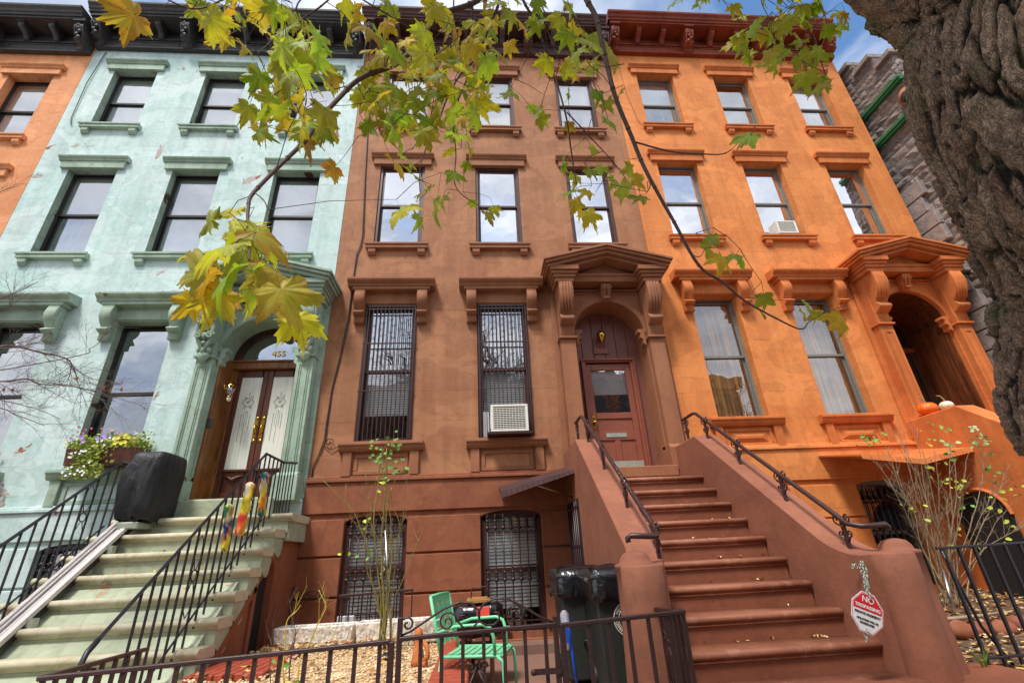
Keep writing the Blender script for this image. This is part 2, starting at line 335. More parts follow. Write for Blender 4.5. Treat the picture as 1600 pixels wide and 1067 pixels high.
def arch_panel(mb,u0,u1,v0,v1,cu,hw,vb,vs,rise,f,depth,n=24):
    """flat panel with an arched hole; f(u,v,d)->xyz; reveal of given depth"""
    A=arch_pts(cu,hw,vs,rise,n)
    q=lambda *p: mb.quad(*[f(*x) for x in p])
    if u0<cu-hw-1e-4: q((u0,v0,0),(cu-hw,v0,0),(cu-hw,v1,0),(u0,v1,0))
    if u1>cu+hw+1e-4: q((cu+hw,v0,0),(u1,v0,0),(u1,v1,0),(cu+hw,v1,0))
    if vb>v0+1e-4: q((cu-hw,v0,0),(cu+hw,v0,0),(cu+hw,vb,0),(cu-hw,vb,0))
    for i in range(n):
        a,b=A[i],A[i+1]; q((a[0],a[1],0),(b[0],b[1],0),(b[0],v1,0),(a[0],v1,0))
        q((a[0],a[1],0),(a[0],a[1],depth),(b[0],b[1],depth),(b[0],b[1],0))
    q((cu-hw,vb,0),(cu-hw,vb,depth),(cu-hw,vs,depth),(cu-hw,vs,0)); q((cu+hw,vb,0),(cu+hw,vs,0),(cu+hw,vs,depth),(cu+hw,vb,depth))
    q((cu-hw,vb,0),(cu+hw,vb,0),(cu+hw,vb,depth),(cu-hw,vb,depth))
def wall_grid(mb,x0,x1,z0,z1,holes,y=0,jm=False):
    """holes: (xa,xb,za,zb,depth,rise)"""
    xs=sorted({x0,x1}|{h[0] for h in holes}|{h[1] for h in holes}); zs=sorted({z0,z1}|{h[2] for h in holes}|{h[3]+h[5] for h in holes})
    for i in range(len(xs)-1):
        for j in range(len(zs)-1):
            cx=(xs[i]+xs[i+1])/2; cz=(zs[j]+zs[j+1])/2
            if any(h[0]<cx<h[1] and h[2]<cz<h[3]+h[5] for h in holes): continue
            mb.quad((xs[i],y,zs[j]),(xs[i+1],y,zs[j]),(xs[i+1],y,zs[j+1]),(xs[i],y,zs[j+1]))
    for a,b,c,d,dep,rise in holes:
        arch=rise>0; zt=d
        if arch: arch_panel(mb,a,b,c,d+rise,(a+b)/2,(b-a)/2,c,d,rise,lambda u,v,t:(u,y+t,v),dep,12)
        else:
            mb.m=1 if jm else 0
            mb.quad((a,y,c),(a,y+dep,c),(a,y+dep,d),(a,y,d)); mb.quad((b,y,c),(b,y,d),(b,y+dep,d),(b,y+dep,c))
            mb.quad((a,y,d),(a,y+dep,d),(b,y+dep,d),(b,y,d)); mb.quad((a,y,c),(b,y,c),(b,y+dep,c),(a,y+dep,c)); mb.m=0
def scroll_poly(y0,h,zt,top,mid,bot,kind=0):
    """console profile in (y,z): y0 wall plane, projects to -y; zt top z, h height"""
    P=[(y0+.02,zt),(y0-top,zt)]
    for i in range(9):     # big upper roll
        t=i/8; P.append((y0-top*(1-.10*t)-.05*math.sin(math.pi*t)+ (top-mid)*t**3, zt-.03-h*.56*t))
    for i in range(7):     # lower roll
        t=i/6; P.append((y0-mid-(.07)*math.sin(math.pi*t)+(mid-bot)*t*.6, zt-.03-h*.60-h*.16*t))
    P+=[(y0-bot,zt-h*.80),(y0-bot,zt-h),(y0+.02,zt-h)]
    return P
def spiral(c,r,turns,n,plane='xz',start=0,sgn=1,shrink=.15):
    pts=[]
    for i in range(n+1):
        t=i/n; a=start+sgn*t*turns*2*math.pi; rr=r*(1-t*(1-shrink))
        p=(math.cos(a)*rr,math.sin(a)*rr)
        pts.append((c[0]+p[0],c[1],c[2]+p[1]) if plane=='xz' else ((c[0],c[1]+p[0],c[2]+p[1])))
    return pts
# ------------------------------------------------------------------ houses
HC={}
def cached(key,fn):
    if key not in HC: HC[key]=fn()
    return HC[key]
def sub(name,key,build,mat,parent,loc=(0,0,0),bevel=0):
    def mk():
        b=MB(); build(b); return b.mesh(name,mat)
    o=link(name,cached((name,key),mk),parent,loc)
    if bevel: bev(o,bevel)
    return o
def window(house,hx,cx,z0,h,st,w=.93,parlor=False,blind=None,glass='glass',curt='cur_w',low=None,tag_=''):
    fr=M[st['frame']]; tr=M[st['trim']]; yr=st['rec']; nm=st['name']
    k=(nm,round(h,3),w,parlor)
    def frame(b):
        t=.055 if nm=='M' else .032; g_=-.03 if nm=='M' else -.008; b.box(-w/2,-w/2+t,yr+g_,yr+.11,0,h); b.box(w/2-t,w/2,yr+g_,yr+.11,0,h); b.box(-w/2+t,w/2-t,yr+g_,yr+.11,h-t,h); b.box(-w/2+t,w/2-t,yr+g_,yr+.11,0,.045)
        b.box(-w/2+t,-w/2+t+.012,yr+.0,yr+.004,.045,h-t); b.box(w/2-t-.012,w/2-t,yr,yr+.004,.045,h-t)
    win=sub('window',k,frame,fr,house,(cx-hx,0,z0),.004)
    a=w/2-(.06 if nm=='M' else .036); m=h*.5
    def sash(z0_,z1_,y):
        def f(b):
            t=.04; b.box(-a,-a+t,y,y+.035,z0_,z1_); b.box(a-t,a,y,y+.035,z0_,z1_); b.box(-a+t,a-t,y,y+.035,z0_,z0_+t+.005); b.box(-a+t,a-t,y,y+.035,z1_-t,z1_)
            if parlor and nm=='M2': pass
        return f
    def pane(z0_,z1_,y):
        return lambda b: b.quad((-a+.04,y,z0_+.04),(a-.04,y,z0_+.04),(a-.04,y,z1_-.04),(-a+.04,y,z1_-.04))
    sub('sash',k+('u',),sash(m-.02,h-.055,yr+.006),fr,win); sub('sash',k+('l',),sash(.045,m+.02,yr+.043),fr,win)
    sub('pane',k+('u',),pane(m-.02,h-.055,yr+.014),M[glass],win); sub('pane',k+('l',),pane(.045,m+.02,yr+.051),M['glass_lo' if nm=='M' and parlor else glass],win)
    if blind is not None:
        zt,zb=blind
        def bl(b):
            z=h*zt
            if st.get('slats') and parlor:
                while z>h*zb: b.add([(-a,yr+.10,z-.036),(a,yr+.10,z-.036),(a,yr+.115,z),(-a,yr+.115,z)],[(0,1,2,3)]); z-=.042
            else: b.box(-a,a,yr+.085,yr+.09,h*zb,z)
            b.box(-a,a,yr+.082,yr+.097,h*zb-.02,h*zb)
        sub('blind',k+blind,bl,M['blind'],win)
    if curt:
        def cu(b):
            n=24; vs=[]
            for i in range(n+1):
                x=-a+2*a*i/n; y=yr+.14+.02*math.sin(i*1.9)
                vs+= [(x,y,.03),(x,y,h-.05)]
            b.add(vs,[(2*i,2*i+2,2*i+3,2*i+1) for i in range(n)],True)
        sub('curtain',k+(curt,),cu,M[curt],win)
    def room(b): b.box(-w/2-.3,w/2+.3,yr+1.2,yr+1.25,-.2,h+.2)
    if not parlor:
        def sill(b):
            b.box(-.593,.593,-.09,yr-.032,-.12,0); b.box(-.62,.62,-.11,-.088,-.05,-.003)
            for s in(-1,1): b.prism([(0.0,-.12),(-.075,-.12),(-.07,-.2),(-.03,-.26),(0,-.26)],'x',s*.47-.07,s*.47+.07)
        def lint(b):
            b.box(-.605,.605,-.06,.003,h,h+.17); b.prism([(0,h+.17),(-.075,h+.17),(-.085,h+.205),(-.115,h+.235),(-.125,h+.26),(-.125,h+.28),(0,h+.285)],'x',-.66,.66)
        sub('sill',k,sill,tr,win,(0,0,0),.006); sub('lintel',k,lint,tr,win,(0,0,0),.006)
    else:
        H=h
        def hood(b):
            b.box(-.64,.64,-.07,.003,H+.02,H+.27)
            b.box(-.69,.69,-.20,.003,H+.25,H+.31); b.prism([(0,H+.31),(-.21,H+.31),(-.22,H+.35),(-.27,H+.39),(-.285,H+.42),(-.285,H+.46),(-.02,H+.5),(0,H+.5)],'x',-.78,.78)
            b.box(-.45,.45,-.055,.0,H-.0,H+.02)
        sub('lintel',k,hood,tr,win,(0,0,0),.006)
        def br(b):
            b.prism(scroll_poly(0,.62,H+.25,.19,.13,.09),'x',-.09,.09,True)
            for x in(-.045,0,.045): b.tube([(x,-.20,H+.18),(x,-.205,H+.07),(x,-.165,H-.05)],.012,5)
        for s in(-1,1): sub('bracket',k+('br',),br,tr,win,(s*.555,0,0),.005)
        def sill(b):
            b.prism([(yr-.032,0),(-.13,0),(-.135,-.05),(-.11,-.075),(-.10,-.11),(-.07,-.15),(yr-.032,-.15)],'x',-.66,.66)
        def apron(b):
            for s in(-1,1): b.box(s*.52-.07,s*.52+.07,-.06,.003,-.52,-.152)
            b.box(-.42,.42,-.02,.003,-.50,-.44); b.box(-.42,.42,-.02,.003,-.24,-.18); b.box(-.42,-.36,-.02,.003,-.44,-.24); b.box(.36,.42,-.02,.003,-.44,-.24)
            if nm=='O':
                b.add([(-.33,-.001,-.42),(.33,-.001,-.42),(.33,-.001,-.26),(-.33,-.001,-.26),(-.22,-.04,-.36),(.22,-.04,-.36),(.22,-.04,-.32),(-.22,-.04,-.32)],[(0,1,5,4),(1,2,6,5),(2,3,7,6),(3,0,4,7),(4,5,6,7)])
        sub('sill',k,sill,tr,win,(0,0,0),.006); sub('apron',k,apron,tr,win,(0,0,0),.006)
    return win
def cornice(house,x0,x1,c,mat):
    b=MB(); a0,a1=x0+.04,x1-.04
    b.box(a0,a1,-.07,.003,c,c+.34); b.box(a0,a1,-.11,-.068,c+.001,c+.055); b.box(a0,a1,-.10,-.068,c+.31,c+.36)
    b.box(a0,a1,-.06,.003,c+.34,c+.62)
    n=3; L=(a1-a0)/n
    for i in range(n):
        u0=a0+i*L+.2; u1=a0+(i+1)*L-.2
        b.box(u0,u1,-.085,-.068,c+.09,c+.12); b.box(u0,u1,-.085,-.068,c+.25,c+.28); b.box(u0,u0+.03,-.085,-.068,c+.12,c+.25); b.box(u1-.03,u1,-.085,-.068,c+.12,c+.25)
    b.box(a0-.0,a1+.0,-.46,.003,c+.62,c+.675)
    b.prism([(0,c+.675),(-.49,c+.675),(-.49,c+.735),(-.52,c+.75),(-.54,c+.80),(-.59,c+.85),(-.60,c+.9),(-.58,c+.92),(2.0,c+1.0),(2.0,c+.9),(0,c+.9)],'x',x0-.03,x1-.1)
    o=part('cornice',b,M[mat],house,.006); off=wl(o)
    def big(b):
        b.prism(scroll_poly(-.05,.60,.62,.34,.22,.10),'x',-.1,.1,True); b.box(-.13,.13,-.46,-.05,.58,.618)
        for i in range(5): b.sphere((U_(-.05,.05),-.40+.02*i,.5-i*.075),(.05,.035,.05),7,5)
        for s in(-1,1): b.tube([(s*.08,-.39,.56),(s*.085,-.41,.42),(s*.08,-.31,.28),(s*.07,-.28,.16)],.018,5)
    def small(b):
        b.prism([(-.05,.61),(-.36,.61),(-.38,.56),(-.35,.49),(-.22,.44),(-.16,.38),(-.14,.32),(-.05,.32)],'x',-.06,.06,True); b.box(-.085,.085,-.41,-.05,.58,.617)
    for i in range(n+1):
        sub('bracket',mat+'big',big,M[mat],o,(a0+.11+i*(a1-a0-.22)/n-off.x,-off.y,c-off.z))
        if i<n:
            for j in(1,2): sub('bracket',mat+'small',small,M[mat],o,(a0+.11+(i+j/3)*(a1-a0-.22)/n-off.x,-off.y,c-off.z))
    return o
def surround(house,cx,zs,zl,st,rec,ornate):
    tr=M[st['trim']]; hw=.64
    b=MB(); arch_panel(b,cx-.68,cx+.68,zl,zs+.93,cx,hw,zl,zs,hw,lambda u,v,t:(u,-.1+t,v),.1+rec)
    s0=part('entrance_surround',b,tr,house)
    b=MB()   # archivolt ring
    A=arch_pts(cx,hw+.005,zs,hw+.005,28); B=arch_pts(cx,hw+.10,zs,hw+.10,28)
    for i in range(28):
        P=[(A[i][0],-.125,A[i][1]),(A[i+1][0],-.125,A[i+1][1]),(B[i+1][0],-.125,B[i+1][1]),(B[i][0],-.125,B[i][1])]; Q=[(p[0],-.1,p[2]) for p in P]
        b.add(P+Q,[(0,1,2,3),(0,4,5,1),(3,2,6,7)],False)
    # spandrel mouldings
    for s in(-1,1):
        b.box(cx+s*.30,cx+s*.63,-.118,-.1,zs+.80,zs+.83); b.box(cx+s*.60,cx+s*.63,-.118,-.1,zs+.42,zs+.80)
        b.box(cx+s*.12,cx+s*.66,-.135,-.1,zs+.86,zs+.90)
    part('archivolt',b,tr,s0)
    for s in(-1,1):
        b=MB(); xa,xb=cx+s*.67,cx+s*.94
        b.box(xa,xb,-.22,.003,zl+.34,zs-.16)
        x0_,x1_=min(xa,xb),max(xa,xb)
        if st['name'] in('O','G'):
            for q in(.045,.075):
                b.box(x0_+q,x0_+q+.015,-.235,-.218,zl+.5,zs-.28); b.box(x1_-q-.015,x1_-q,-.235,-.218,zl+.5,zs-.28); b.box(x0_+q+.015,x1_-q-.015,-.235,-.218,zs-.295-q*.3,zs-.28-q*.3)
        b.box(xa-s*.03,xb+s*.03,-.27,.003,zs-.16,zs-.12); b.box(xa,xb,-.235,.003,zs-.12,zs+.86)
        b.box(xb,xb+s*.09,-.06,.003,zl,zs+.86)
        part('pilaster',b,tr,s0,.006)
        b=MB(); b.box(xa-s*.04,xb+s*.05,-.33,.003,zl-.05,zl+.30); b.prism([(.0,zl+.30),(-.33,zl+.30),(-.26,zl+.36),(0,zl+.36)],'x',x0_-.03,x1_+.03); part('plinth',b,tr,s0,.006)
        b=MB(); xc=(xa+xb)/2
        b.prism(scroll_poly(-.2,.98,zs+.86,.30,.16,.05),'x',xc-.125,xc+.125,True)
        if ornate:
            for i in range(8):
                t=i/7; z=zs+.78-.85*t; y=-.50+.20*t+ (0.05 if 2<i<5 else 0)
                for q in(-1,0,1):
                    b.sphere((xc+q*.075,y-(.02 if q==0 else 0),z+abs(q)*.02),(.042,.05,.06 if i%2 else .04),8,6)
            for q in(-1,1):
                b.tube([(xc+q*.12,-.46,zs+.8),(xc+q*.14,-.49,zs+.65),(xc+q*.11,-.40,zs+.45),(xc+q*.13,-.42,zs+.3),(xc+q*.1,-.36,zs+.1),(xc,-.33,zs-.1)],.03,6)
                b.tube(spiral((xc+q*.09,-.40,zs+.18),.07,1.5,14,'xz'),.02,5); b.tube(spiral((xc+q*.09,-.45,zs+.42),.06,1.5,14,'xz'),.02,5)
            b.lathe([(.09,0),(.1,-.05),(.06,-.12),(.02,-.16)],(xc,-.28,zs-.1),10,sq=(1,.7))
        else:
            for q in(-.08,-.027,.027,.08): b.tube([(xc+q,-.5,zs+.84),(xc+q,-.525,zs+.7),(xc+q,-.49,zs+.5),(xc+q,-.405,zs+.32)],.024,6)
        part('bracket',b,tr,s0,.005)
    b=MB()   # pediment
    for s in(-1,1):
        for j,(dz,dy,dx) in enumerate(((.86,-.50,0),(.94,-.53,.03),(1.0,-.56,.06),(1.06,-.60,.09))):
            b.box(cx+s*(.64-dx),cx+s*(.99+dx),dy,.0,zs+dz,zs+(.94,1.0,1.06,1.15)[j])
    b.box(cx-.62,cx+.62,-.34,0,zs+.95,zs+1.06); b.box(cx-.62,cx+.62,-.36,0,zs+1.06,zs+1.12)
    b.add([(cx-.56,-.30,zs+1.12),(cx+.56,-.30,zs+1.12),(cx,-.30,zs+1.34)],[(0,1,2)])
    E0,AP=1.17,(1.50)
    def chev(ex,ez,ax_,th,ya,yb):
        for s in(-1,1):
            b.prism([(cx,zs+ax_),(cx+s*ex,zs+ez),(cx+s*ex,zs+ez-th),(cx,zs+ax_-th)] if s>0 else [(cx,zs+ax_),(cx,zs+ax_-th),(cx+s*ex,zs+ez-th),(cx+s*ex,zs+ez)],'y',ya,yb)
    chev(1.19,1.25,1.56,.05,-.70,0); chev(1.16,1.20,1.51,.05,-.67,0); chev(1.13,1.15,1.46,.06,-.62,0); chev(1.02,1.10,1.40,.06,-.55,-.0)
    ped=part('pediment',b,M['corn_rotten'] if False else tr,s0,.005)
    b=MB(); b.prism([(-.1,zs+.93),(-.30,zs+.93),(-.28,zs+.84),(-.20,zs+.74),(-.22,zs+.68),(-.14,zs+.62),(-.1,zs+.62)],'x',cx-.09,cx+.09,True)
    for s in(-1,1): b.tube(spiral((cx+s*.055,-.29,zs+.84),.05,1.2,10),.014,5); b.tube([(cx+s*.03,-.3,zs+.9),(cx+s*.045,-.25,zs+.74),(cx+s*.03,-.2,zs+.64)],.016,5)
    b.sphere((cx,-.24,zs+.66),(.08,.04,.03),8,6); part('keystone',b,tr,s0)
    for s in(-1,1):
        b=MB(); x=cx+s*hw
        b.prism([(x,zs+.06),(x-s*.12,zs+.06),(x-s*.13,zs+.01),(x-s*.08,zs-.02),(x-s*.10,zs-.10),(x-s*.05,zs-.14),(x-s*.06,zs-.22),(x,zs-.26)][::s],'y',-.13,.02); part('impost_bracket',b,tr,s0)
    return s0
STY=dict(
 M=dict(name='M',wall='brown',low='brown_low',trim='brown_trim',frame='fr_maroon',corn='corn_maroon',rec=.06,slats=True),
 G=dict(name='G',wall='mint',low='mint',trim='mint_trim',frame='fr_black',corn='corn_black',rec=.15),
 O=dict(name='O',wall='orange',low='orange',trim='orange_trim',frame='fr_grey',corn='corn_rust',rec=.17),
 L=dict(name='L',wall='orange_far',low='orange_far',trim='orange_far',frame='fr_black',corn='corn_black',rec=.17))
def house(st,x0,x1,cols,pcols,r3,r4,c,par,base,belt,label,zg,extra=(),doorhole=None):
    s=STY[st]; H=thing('row_house',((x0+x1)/2,0,zg),label,'house'); hx=(x0+x1)/2; hz=zg
    holes=[]
    for x in cols:
        holes.append((x-.465,x+.465,r3[0],r3[1],.3,0)); holes.append((x-.465,x+.465,r4[0],r4[1],.3,0))
    for x in pcols: holes.append((x-.46,x+.46,par[0],par[1],.3,0))
    if doorhole: holes.append(doorhole)
    b=MB(); wall_grid(b,x0+.004,x1-.004,belt,c+.9,holes,0,True)
    for xx in(x0+.004,x1-.004): b.quad((xx,0,zg-.5),(xx,11,zg-.5),(xx,11,c+.9),(xx,0,c+.9))
    b.quad((x0+.004,11,zg-.5),(x1-.004,11,zg-.5),(x1-.004,11,c+.9),(x0+.004,11,c+.9)); b.quad((x0,.4,c+.88),(x1,.4,c+.88),(x1,11,c+.88),(x0,11,c+.88))
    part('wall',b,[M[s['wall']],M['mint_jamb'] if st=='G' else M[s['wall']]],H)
    b=MB(); b.box(x0+.02,x1-.02,2.2,2.25,zg-.4,c+.8)
    for z in(belt,par[1]+.5,r3[1]+.5): b.box(x0+.02,x1-.02,.45,2.19,z-.05,z+.05)
    part('interior_wall',b,M['interior'],H)
    bh=[(x-w_,x+w_,zb,base-.07,.28,.09) for x,w_,zb in extra]
    b=MB(); wall_grid(b,x0+.004,x1-.004,zg-.5,belt,bh,-.03)
    # horizontal rusticated courses proud of the wall
    segs=[]; xs=[x0+.01]
    for h in sorted(bh): xs+=[h[0]-.0,h[1]+.0]
    xs.append(x1-.01)
    for i in range(0,len(xs),2):
        if xs[i+1]-xs[i]<.05: continue
        for k in range(3):
            zt=base-.02-k*.52; b.box(xs[i],xs[i+1],-.065,-.02,zt-.49,zt)
    b.box(x0+.01,x1-.01,-.068,-.02,base+.065,belt-.05) 
    b.box(x0+.01,x1-.01,-.10,-.02,belt-.05,belt+.0); b.box(x0+.01,x1-.01,-.05,.0,belt,belt+.04)
    b.box(x0+.01,x1-.01,-.10,-.02,zg-.4,zg+.12)
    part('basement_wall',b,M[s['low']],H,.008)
    W={}
    for i,x in enumerate(cols):
        W[3,i]=window(H,hx,x,r3[0]-hz,r3[1]-r3[0],s,blind={'G':(.98,.03) if i!=0 else (.98,.52),'L':(.98,.05),'O':None,'M':None}[st],glass='glass_hi' if st in'OM' else 'glass',curt='cur_w' if st!='M' else None)
        W[4,i]=window(H,hx,x,r4[0]-hz,r4[1]-r4[0],s,blind={'G':(.98,.02),'L':(.98,.05),'O':(.98,.5) if i!=1 else None,'M':(.97,.5)}[st],glass='glass_hi' if st=='O' and i==1 else 'glass',curt='cur_w' if not(st=='O' and i==1) else None)
    for i,x in enumerate(pcols):
        W[2,i]=window(H,hx,x,par[0]-hz,par[1]-par[0],s,w=.92,parlor=True,blind=(.56,.2) if st=='M' else None,glass='glass' if st!='O' else 'glass_lo',curt={'O':'cur_t'}.get(st))
    cornice(H,x0,x1,c,s['corn'])
    # basement windows
    for j,(x,w_,zb) in enumerate(extra):
        fr=M[s['frame']]; b=MB(); zt=base-.07; h=zt-zb
        A=arch_pts(x,w_,zt,.09,10); B=arch_pts(x,w_-.07,zt-.06,.08,10)
        for i in range(10):
            for (y0_,y1_) in((.02,.02),): b.quad((A[i][0],.02,A[i][1]),(A[i+1][0],.02,A[i+1][1]),(B[i+1][0],.02,B[i+1][1]),(B[i][0],.02,B[i][1])); b.quad((B[i][0],.02,B[i][1]),(B[i+1][0],.02,B[i+1][1]),(B[i+1][0],.1,B[i+1][1]),(B[i][0],.1,B[i][1]))
        b.box(x-w_,x-w_+.07,.02,.1,zb,zt); b.box(x+w_-.07,x+w_,.02,.1,zb,zt); b.box(x-w_+.07,x+w_-.07,.03,.1,zb,zb+.05); b.box(x-w_+.07,x+w_-.07,.06,.11,zb+h*.5,zb+h*.5+.05)
        win=part('basement_window',b,fr,H)
        b=MB(); b.quad((x-w_+.07,.12,zb),(x+w_-.07,.12,zb),(x+w_-.07,.12,zt+.05),(x-w_+.07,.12,zt+.05)); part('pane',b,M['glass_lo'],win)
        b=MB()
        if st=='M':
            z=zt-.02
            while z>zb+.28*(j==1): b.add([(x-w_+.07,.125,z-.039),(x+w_-.07,.125,z-.039),(x+w_-.07,.140,z),(x-w_+.07,.140,z)],[(0,1,2,3)]); z-=.047
            part('blind',b,M['blind'],win)
        b=MB(); n=7; it=M['iron_br'] if st=='M' else M['iron_bl']
        for i in range(n):
            xx=x-w_+.1+(2*w_-.2)*i/(n-1); b.tube([(xx,-.03,zb+.02),(xx,-.03,zt-.02)],.010,5)
            for zz in(zt-.10,zb+h*.47):
                for q,(rr,hh) in enumerate(((.032,.03),(.022,.07),(.03,.02),(.014,.05))):
                    b.sphere((xx,-.04,zz-.06+q*.05),(rr*(1.1 if q==0 else 1),rr*.8,hh),6,5)
        for zz in(zb+.12,zt-.24,zb+h*.36,zb+h*.54): b.box(x-w_+.05,x+w_-.05,-.038,-.022,zz,zz+.018)
        for i in range(n-1):
            xx=x-w_+.1+(2*w_-.2)*(i+.5)/(n-1); b.tube(spiral((xx,-.03,zt-.19),.045,1,10),.006,4)
        part('window_grille',b,it,win)
    return H,W
GY={'L':-.6,'G':-.35,'M':-.12,'O':.1}
HL,WL=house('L',-15.3,-9.193,[-14.2,-12.2,-10.25],[-14.2,-12.2],(6.2,8.25),(9.37,11.24),11.95,(2.3,4.8),1.2,1.75,'faded orange rowhouse cut off at the left edge of the photo',GY['L'])
HG,WG=house('G',-9.193,-3.055,[-8.10,-6.11,-4.10],[-8.13,-6.14],(6.42,8.491),(9.73,11.48),12.16,(2.5,5.0),1.45,1.95,'mint green rowhouse with peeling paint and black cornice',GY['G'],[(-8.1,.46,.2),(-6.12,.46,.2)],(-4.08-.66,-4.08+.66,1.96,5.25,.3,0))
HM,WM=house('M',-3.055,3.045,[-1.945,.057,2.017],[-1.96,.04],(6.65,8.707),(9.88,11.66),12.4,(2.78,5.28),1.66,2.22,'brown stucco rowhouse between the mint green and the orange house',GY['M'],[(-1.96,.46,.26),(.05,.46,.08)],(2.0-.66,2.0+.66,2.225,5.5,.3,0))
HO,WO=house('O',3.045,9.175,[4.134,6.122,8.132],[4.16,6.14],(6.88,8.947),(10.10,11.90),12.62,(3.02,5.45),1.88,2.5,'bright orange rowhouse with rust red cornice beside the stone building',GY['O'],[(4.16,.42,.35),(6.14,.42,.35)],(8.06-.66,8.06+.66,2.505,5.72,.8,0))
SG=surround(HG,-4.08,4.37,1.96,STY['G'],.42,True)
SM=surround(HM,1.985,4.63,2.2,STY['M'],.42,False)
SO=surround(HO,8.06,4.83,2.55,STY['O'],.18,False)
# ---- brown house door
cx=1.985; y=.31
b=MB()
for i in range(6):
    u0=cx-.66+i*.22; b.box(u0+.004,u0+.216,y+.03,y+.06,4.27,5.35)
b.box(cx-.66,cx-.50,y+.02,y+.06,2.2,4.27); b.box(cx+.50,cx+.66,y+.02,y+.06,2.2,4.27)
o=part('door_surround_panel',b,M['plank'],HM,.004)
b=MB()
for (a,t,d) in((.50,.03,-.06),(.47,.05,-.03)):
    b.box(cx-a,cx-a+t,y+d,y+.03,2.22,4.22+(.03 if a>.48 else 0)); b.box(cx+a-t,cx+a,y+d,y+.03,2.22,4.22+(.03 if a>.48 else 0)); b.box(cx-a,cx+a,y+d-.002,y+.03,4.22+(.0 if a<.48 else .03),4.25+(.0 if a<.48 else .03))
part('door_frame',b,M['door_br'],HM,.004)
b=MB(); x0,x1=cx-.42,cx+.42; zb,zt=2.24,4.2; y0=y+.02
b.box(x0,x0+.10,y0,y0+.045,zb,zt); b.box(x1-.10,x1,y0,y0+.045,zb,zt)
for z0,z1 in((zb,zb+.18),(2.78,2.93),(3.16,3.27),(4.08,zt)): b.box(x0+.1,x1-.1,y0,y0+.045,z0,z1)
b.box(cx-.05,cx+.05,y0,y0+.045,zb+.18,2.78); b.box(x0+.1,x1-.1,y0+.02,y0+.04,zb+.18,3.16)
d=part('front_door',b,M['door_br'],HM,.006)
b=MB(); b.quad((x0+.1,y0+.025,3.27),(x1-.1,y0+.025,3.27),(x1-.1,y0+.025,4.08),(x0+.1,y0+.025,4.08)); part('pane',b,M['glass'],d)
b=MB(); b.box(x0+.1,x1-.1,y0+.06,y0+.07,3.62,4.08); part('blind',b,M['blind'],d)
b=MB(); b.box(x0+.02,x1-.02,y0-.006,y0-.001,2.26,2.42); part('kick_plate',b,M['steeldull'],d)
b=MB(); b.box(cx-.19,cx+.17,y0-.010,y0-.001,2.83,2.90); part('mail_slot',b,M['steeldull'],d)
b=MB(); b.box(x0+.015,x0+.085,y0-.008,y0-.001,2.98,3.24); b.sphere((x0+.05,y0-.05,3.09),.035); b.tube([(x0+.05,y0,3.09),(x0+.05,y0-.05,3.09)],.013); b.lathe([(.02,-.012),(.02,0)],(x0+.05,y0-.002,3.19),12,'y'); part('door_handle',b,M['brass'],d)
b=MB(); b.box(cx-.7,cx+.7,-.34,.36,2.05,2.215); part('door_sill',b,M['brown_trim'],HM,.01)
n=MB(); n.box(cx-.22,cx+.06,y+.005,y+.028,4.40,4.52); pl=part('number_plaque',n,M['plank'],HM,.004)
n=MB(); 
for q in(-.22,.06): 
    for k in range(5): n.sphere((cx+q,y+.012,4.41+k*.025),.011,6,4)
part('plaque_edge',n,M['brown_trim'],pl)
text('house_number','457',.125,M['kraft'],(cx-.08,y-.001,4.46),ROTF,pl,.004,sx=1.15)
# wall lantern (brass) above the plaque
t=thing('wall_lantern',(cx-.07,y+.03,4.65),'small brass lantern over the number 457 plaque','wall lamp')
b=MB(); b.lathe([(.05,-.0),(.045,-.02),(.02,-.03)],(cx-.07,y+.03,4.72),12,'y'); b.tube([(cx-.07,y+.02,4.80),(cx-.07,y-.05,4.87),(cx-.07,y-.10,4.84)],.012); b.lathe([(.010,.19),(.03,.17),(.02,.14),(.07,.11),(.09,.05),(.075,-.0),(.045,-.05),(.018,-.08),(.006,-.11)],(cx-.07,y-.10,4.68),8); part('lantern_body',b,M['brass'],t)
# ---- green house double door
cx=-4.08; y=.32
b=MB(); b.box(cx-.66,cx-.60,-.06,y+.08,1.96,4.33); b.box(cx+.60,cx+.66,-.06,y+.08,1.96,4.33)
b.box(cx-.62,cx-.52,y,y+.09,1.96,4.3); b.box(cx+.52,cx+.62,y,y+.09,1.96,4.3); b.box(cx-.64,cx+.64,y-.05,y+.09,4.21,4.33); b.box(cx-.64,cx+.64,y-.08,y+.05,4.33,4.36)
fr=part('door_frame',b,M['wood2'],HG,.006)
b=MB(); A=arch_pts(cx,.64,4.37,.64,24); B=arch_pts(cx,.54,4.37,.53,24)
for i in range(24):
    P=[(A[i][0],y,A[i][1]),(A[i+1][0],y,A[i+1][1]),(B[i+1][0],y,B[i+1][1]),(B[i][0],y,B[i][1])]; b.add(P,[(0,1,2,3)]); b.quad((B[i][0],y,B[i][1]),(B[i+1][0],y,B[i+1][1]),(B[i+1][0],y+.06,B[i+1][1]),(B[i][0],y+.06,B[i][1]))
tw=part('transom',b,M['wood_dk'],HG)
b=MB(); b.add([(p[0],y+.05,p[1]) for p in B],[tuple(range(24,-1,-1))]); part('pane',b,M['glass'],tw)
text('house_number','455',.15,M['brass'],(cx+.1,y+.03,4.52),ROTF,tw,.003,sx=1.1)
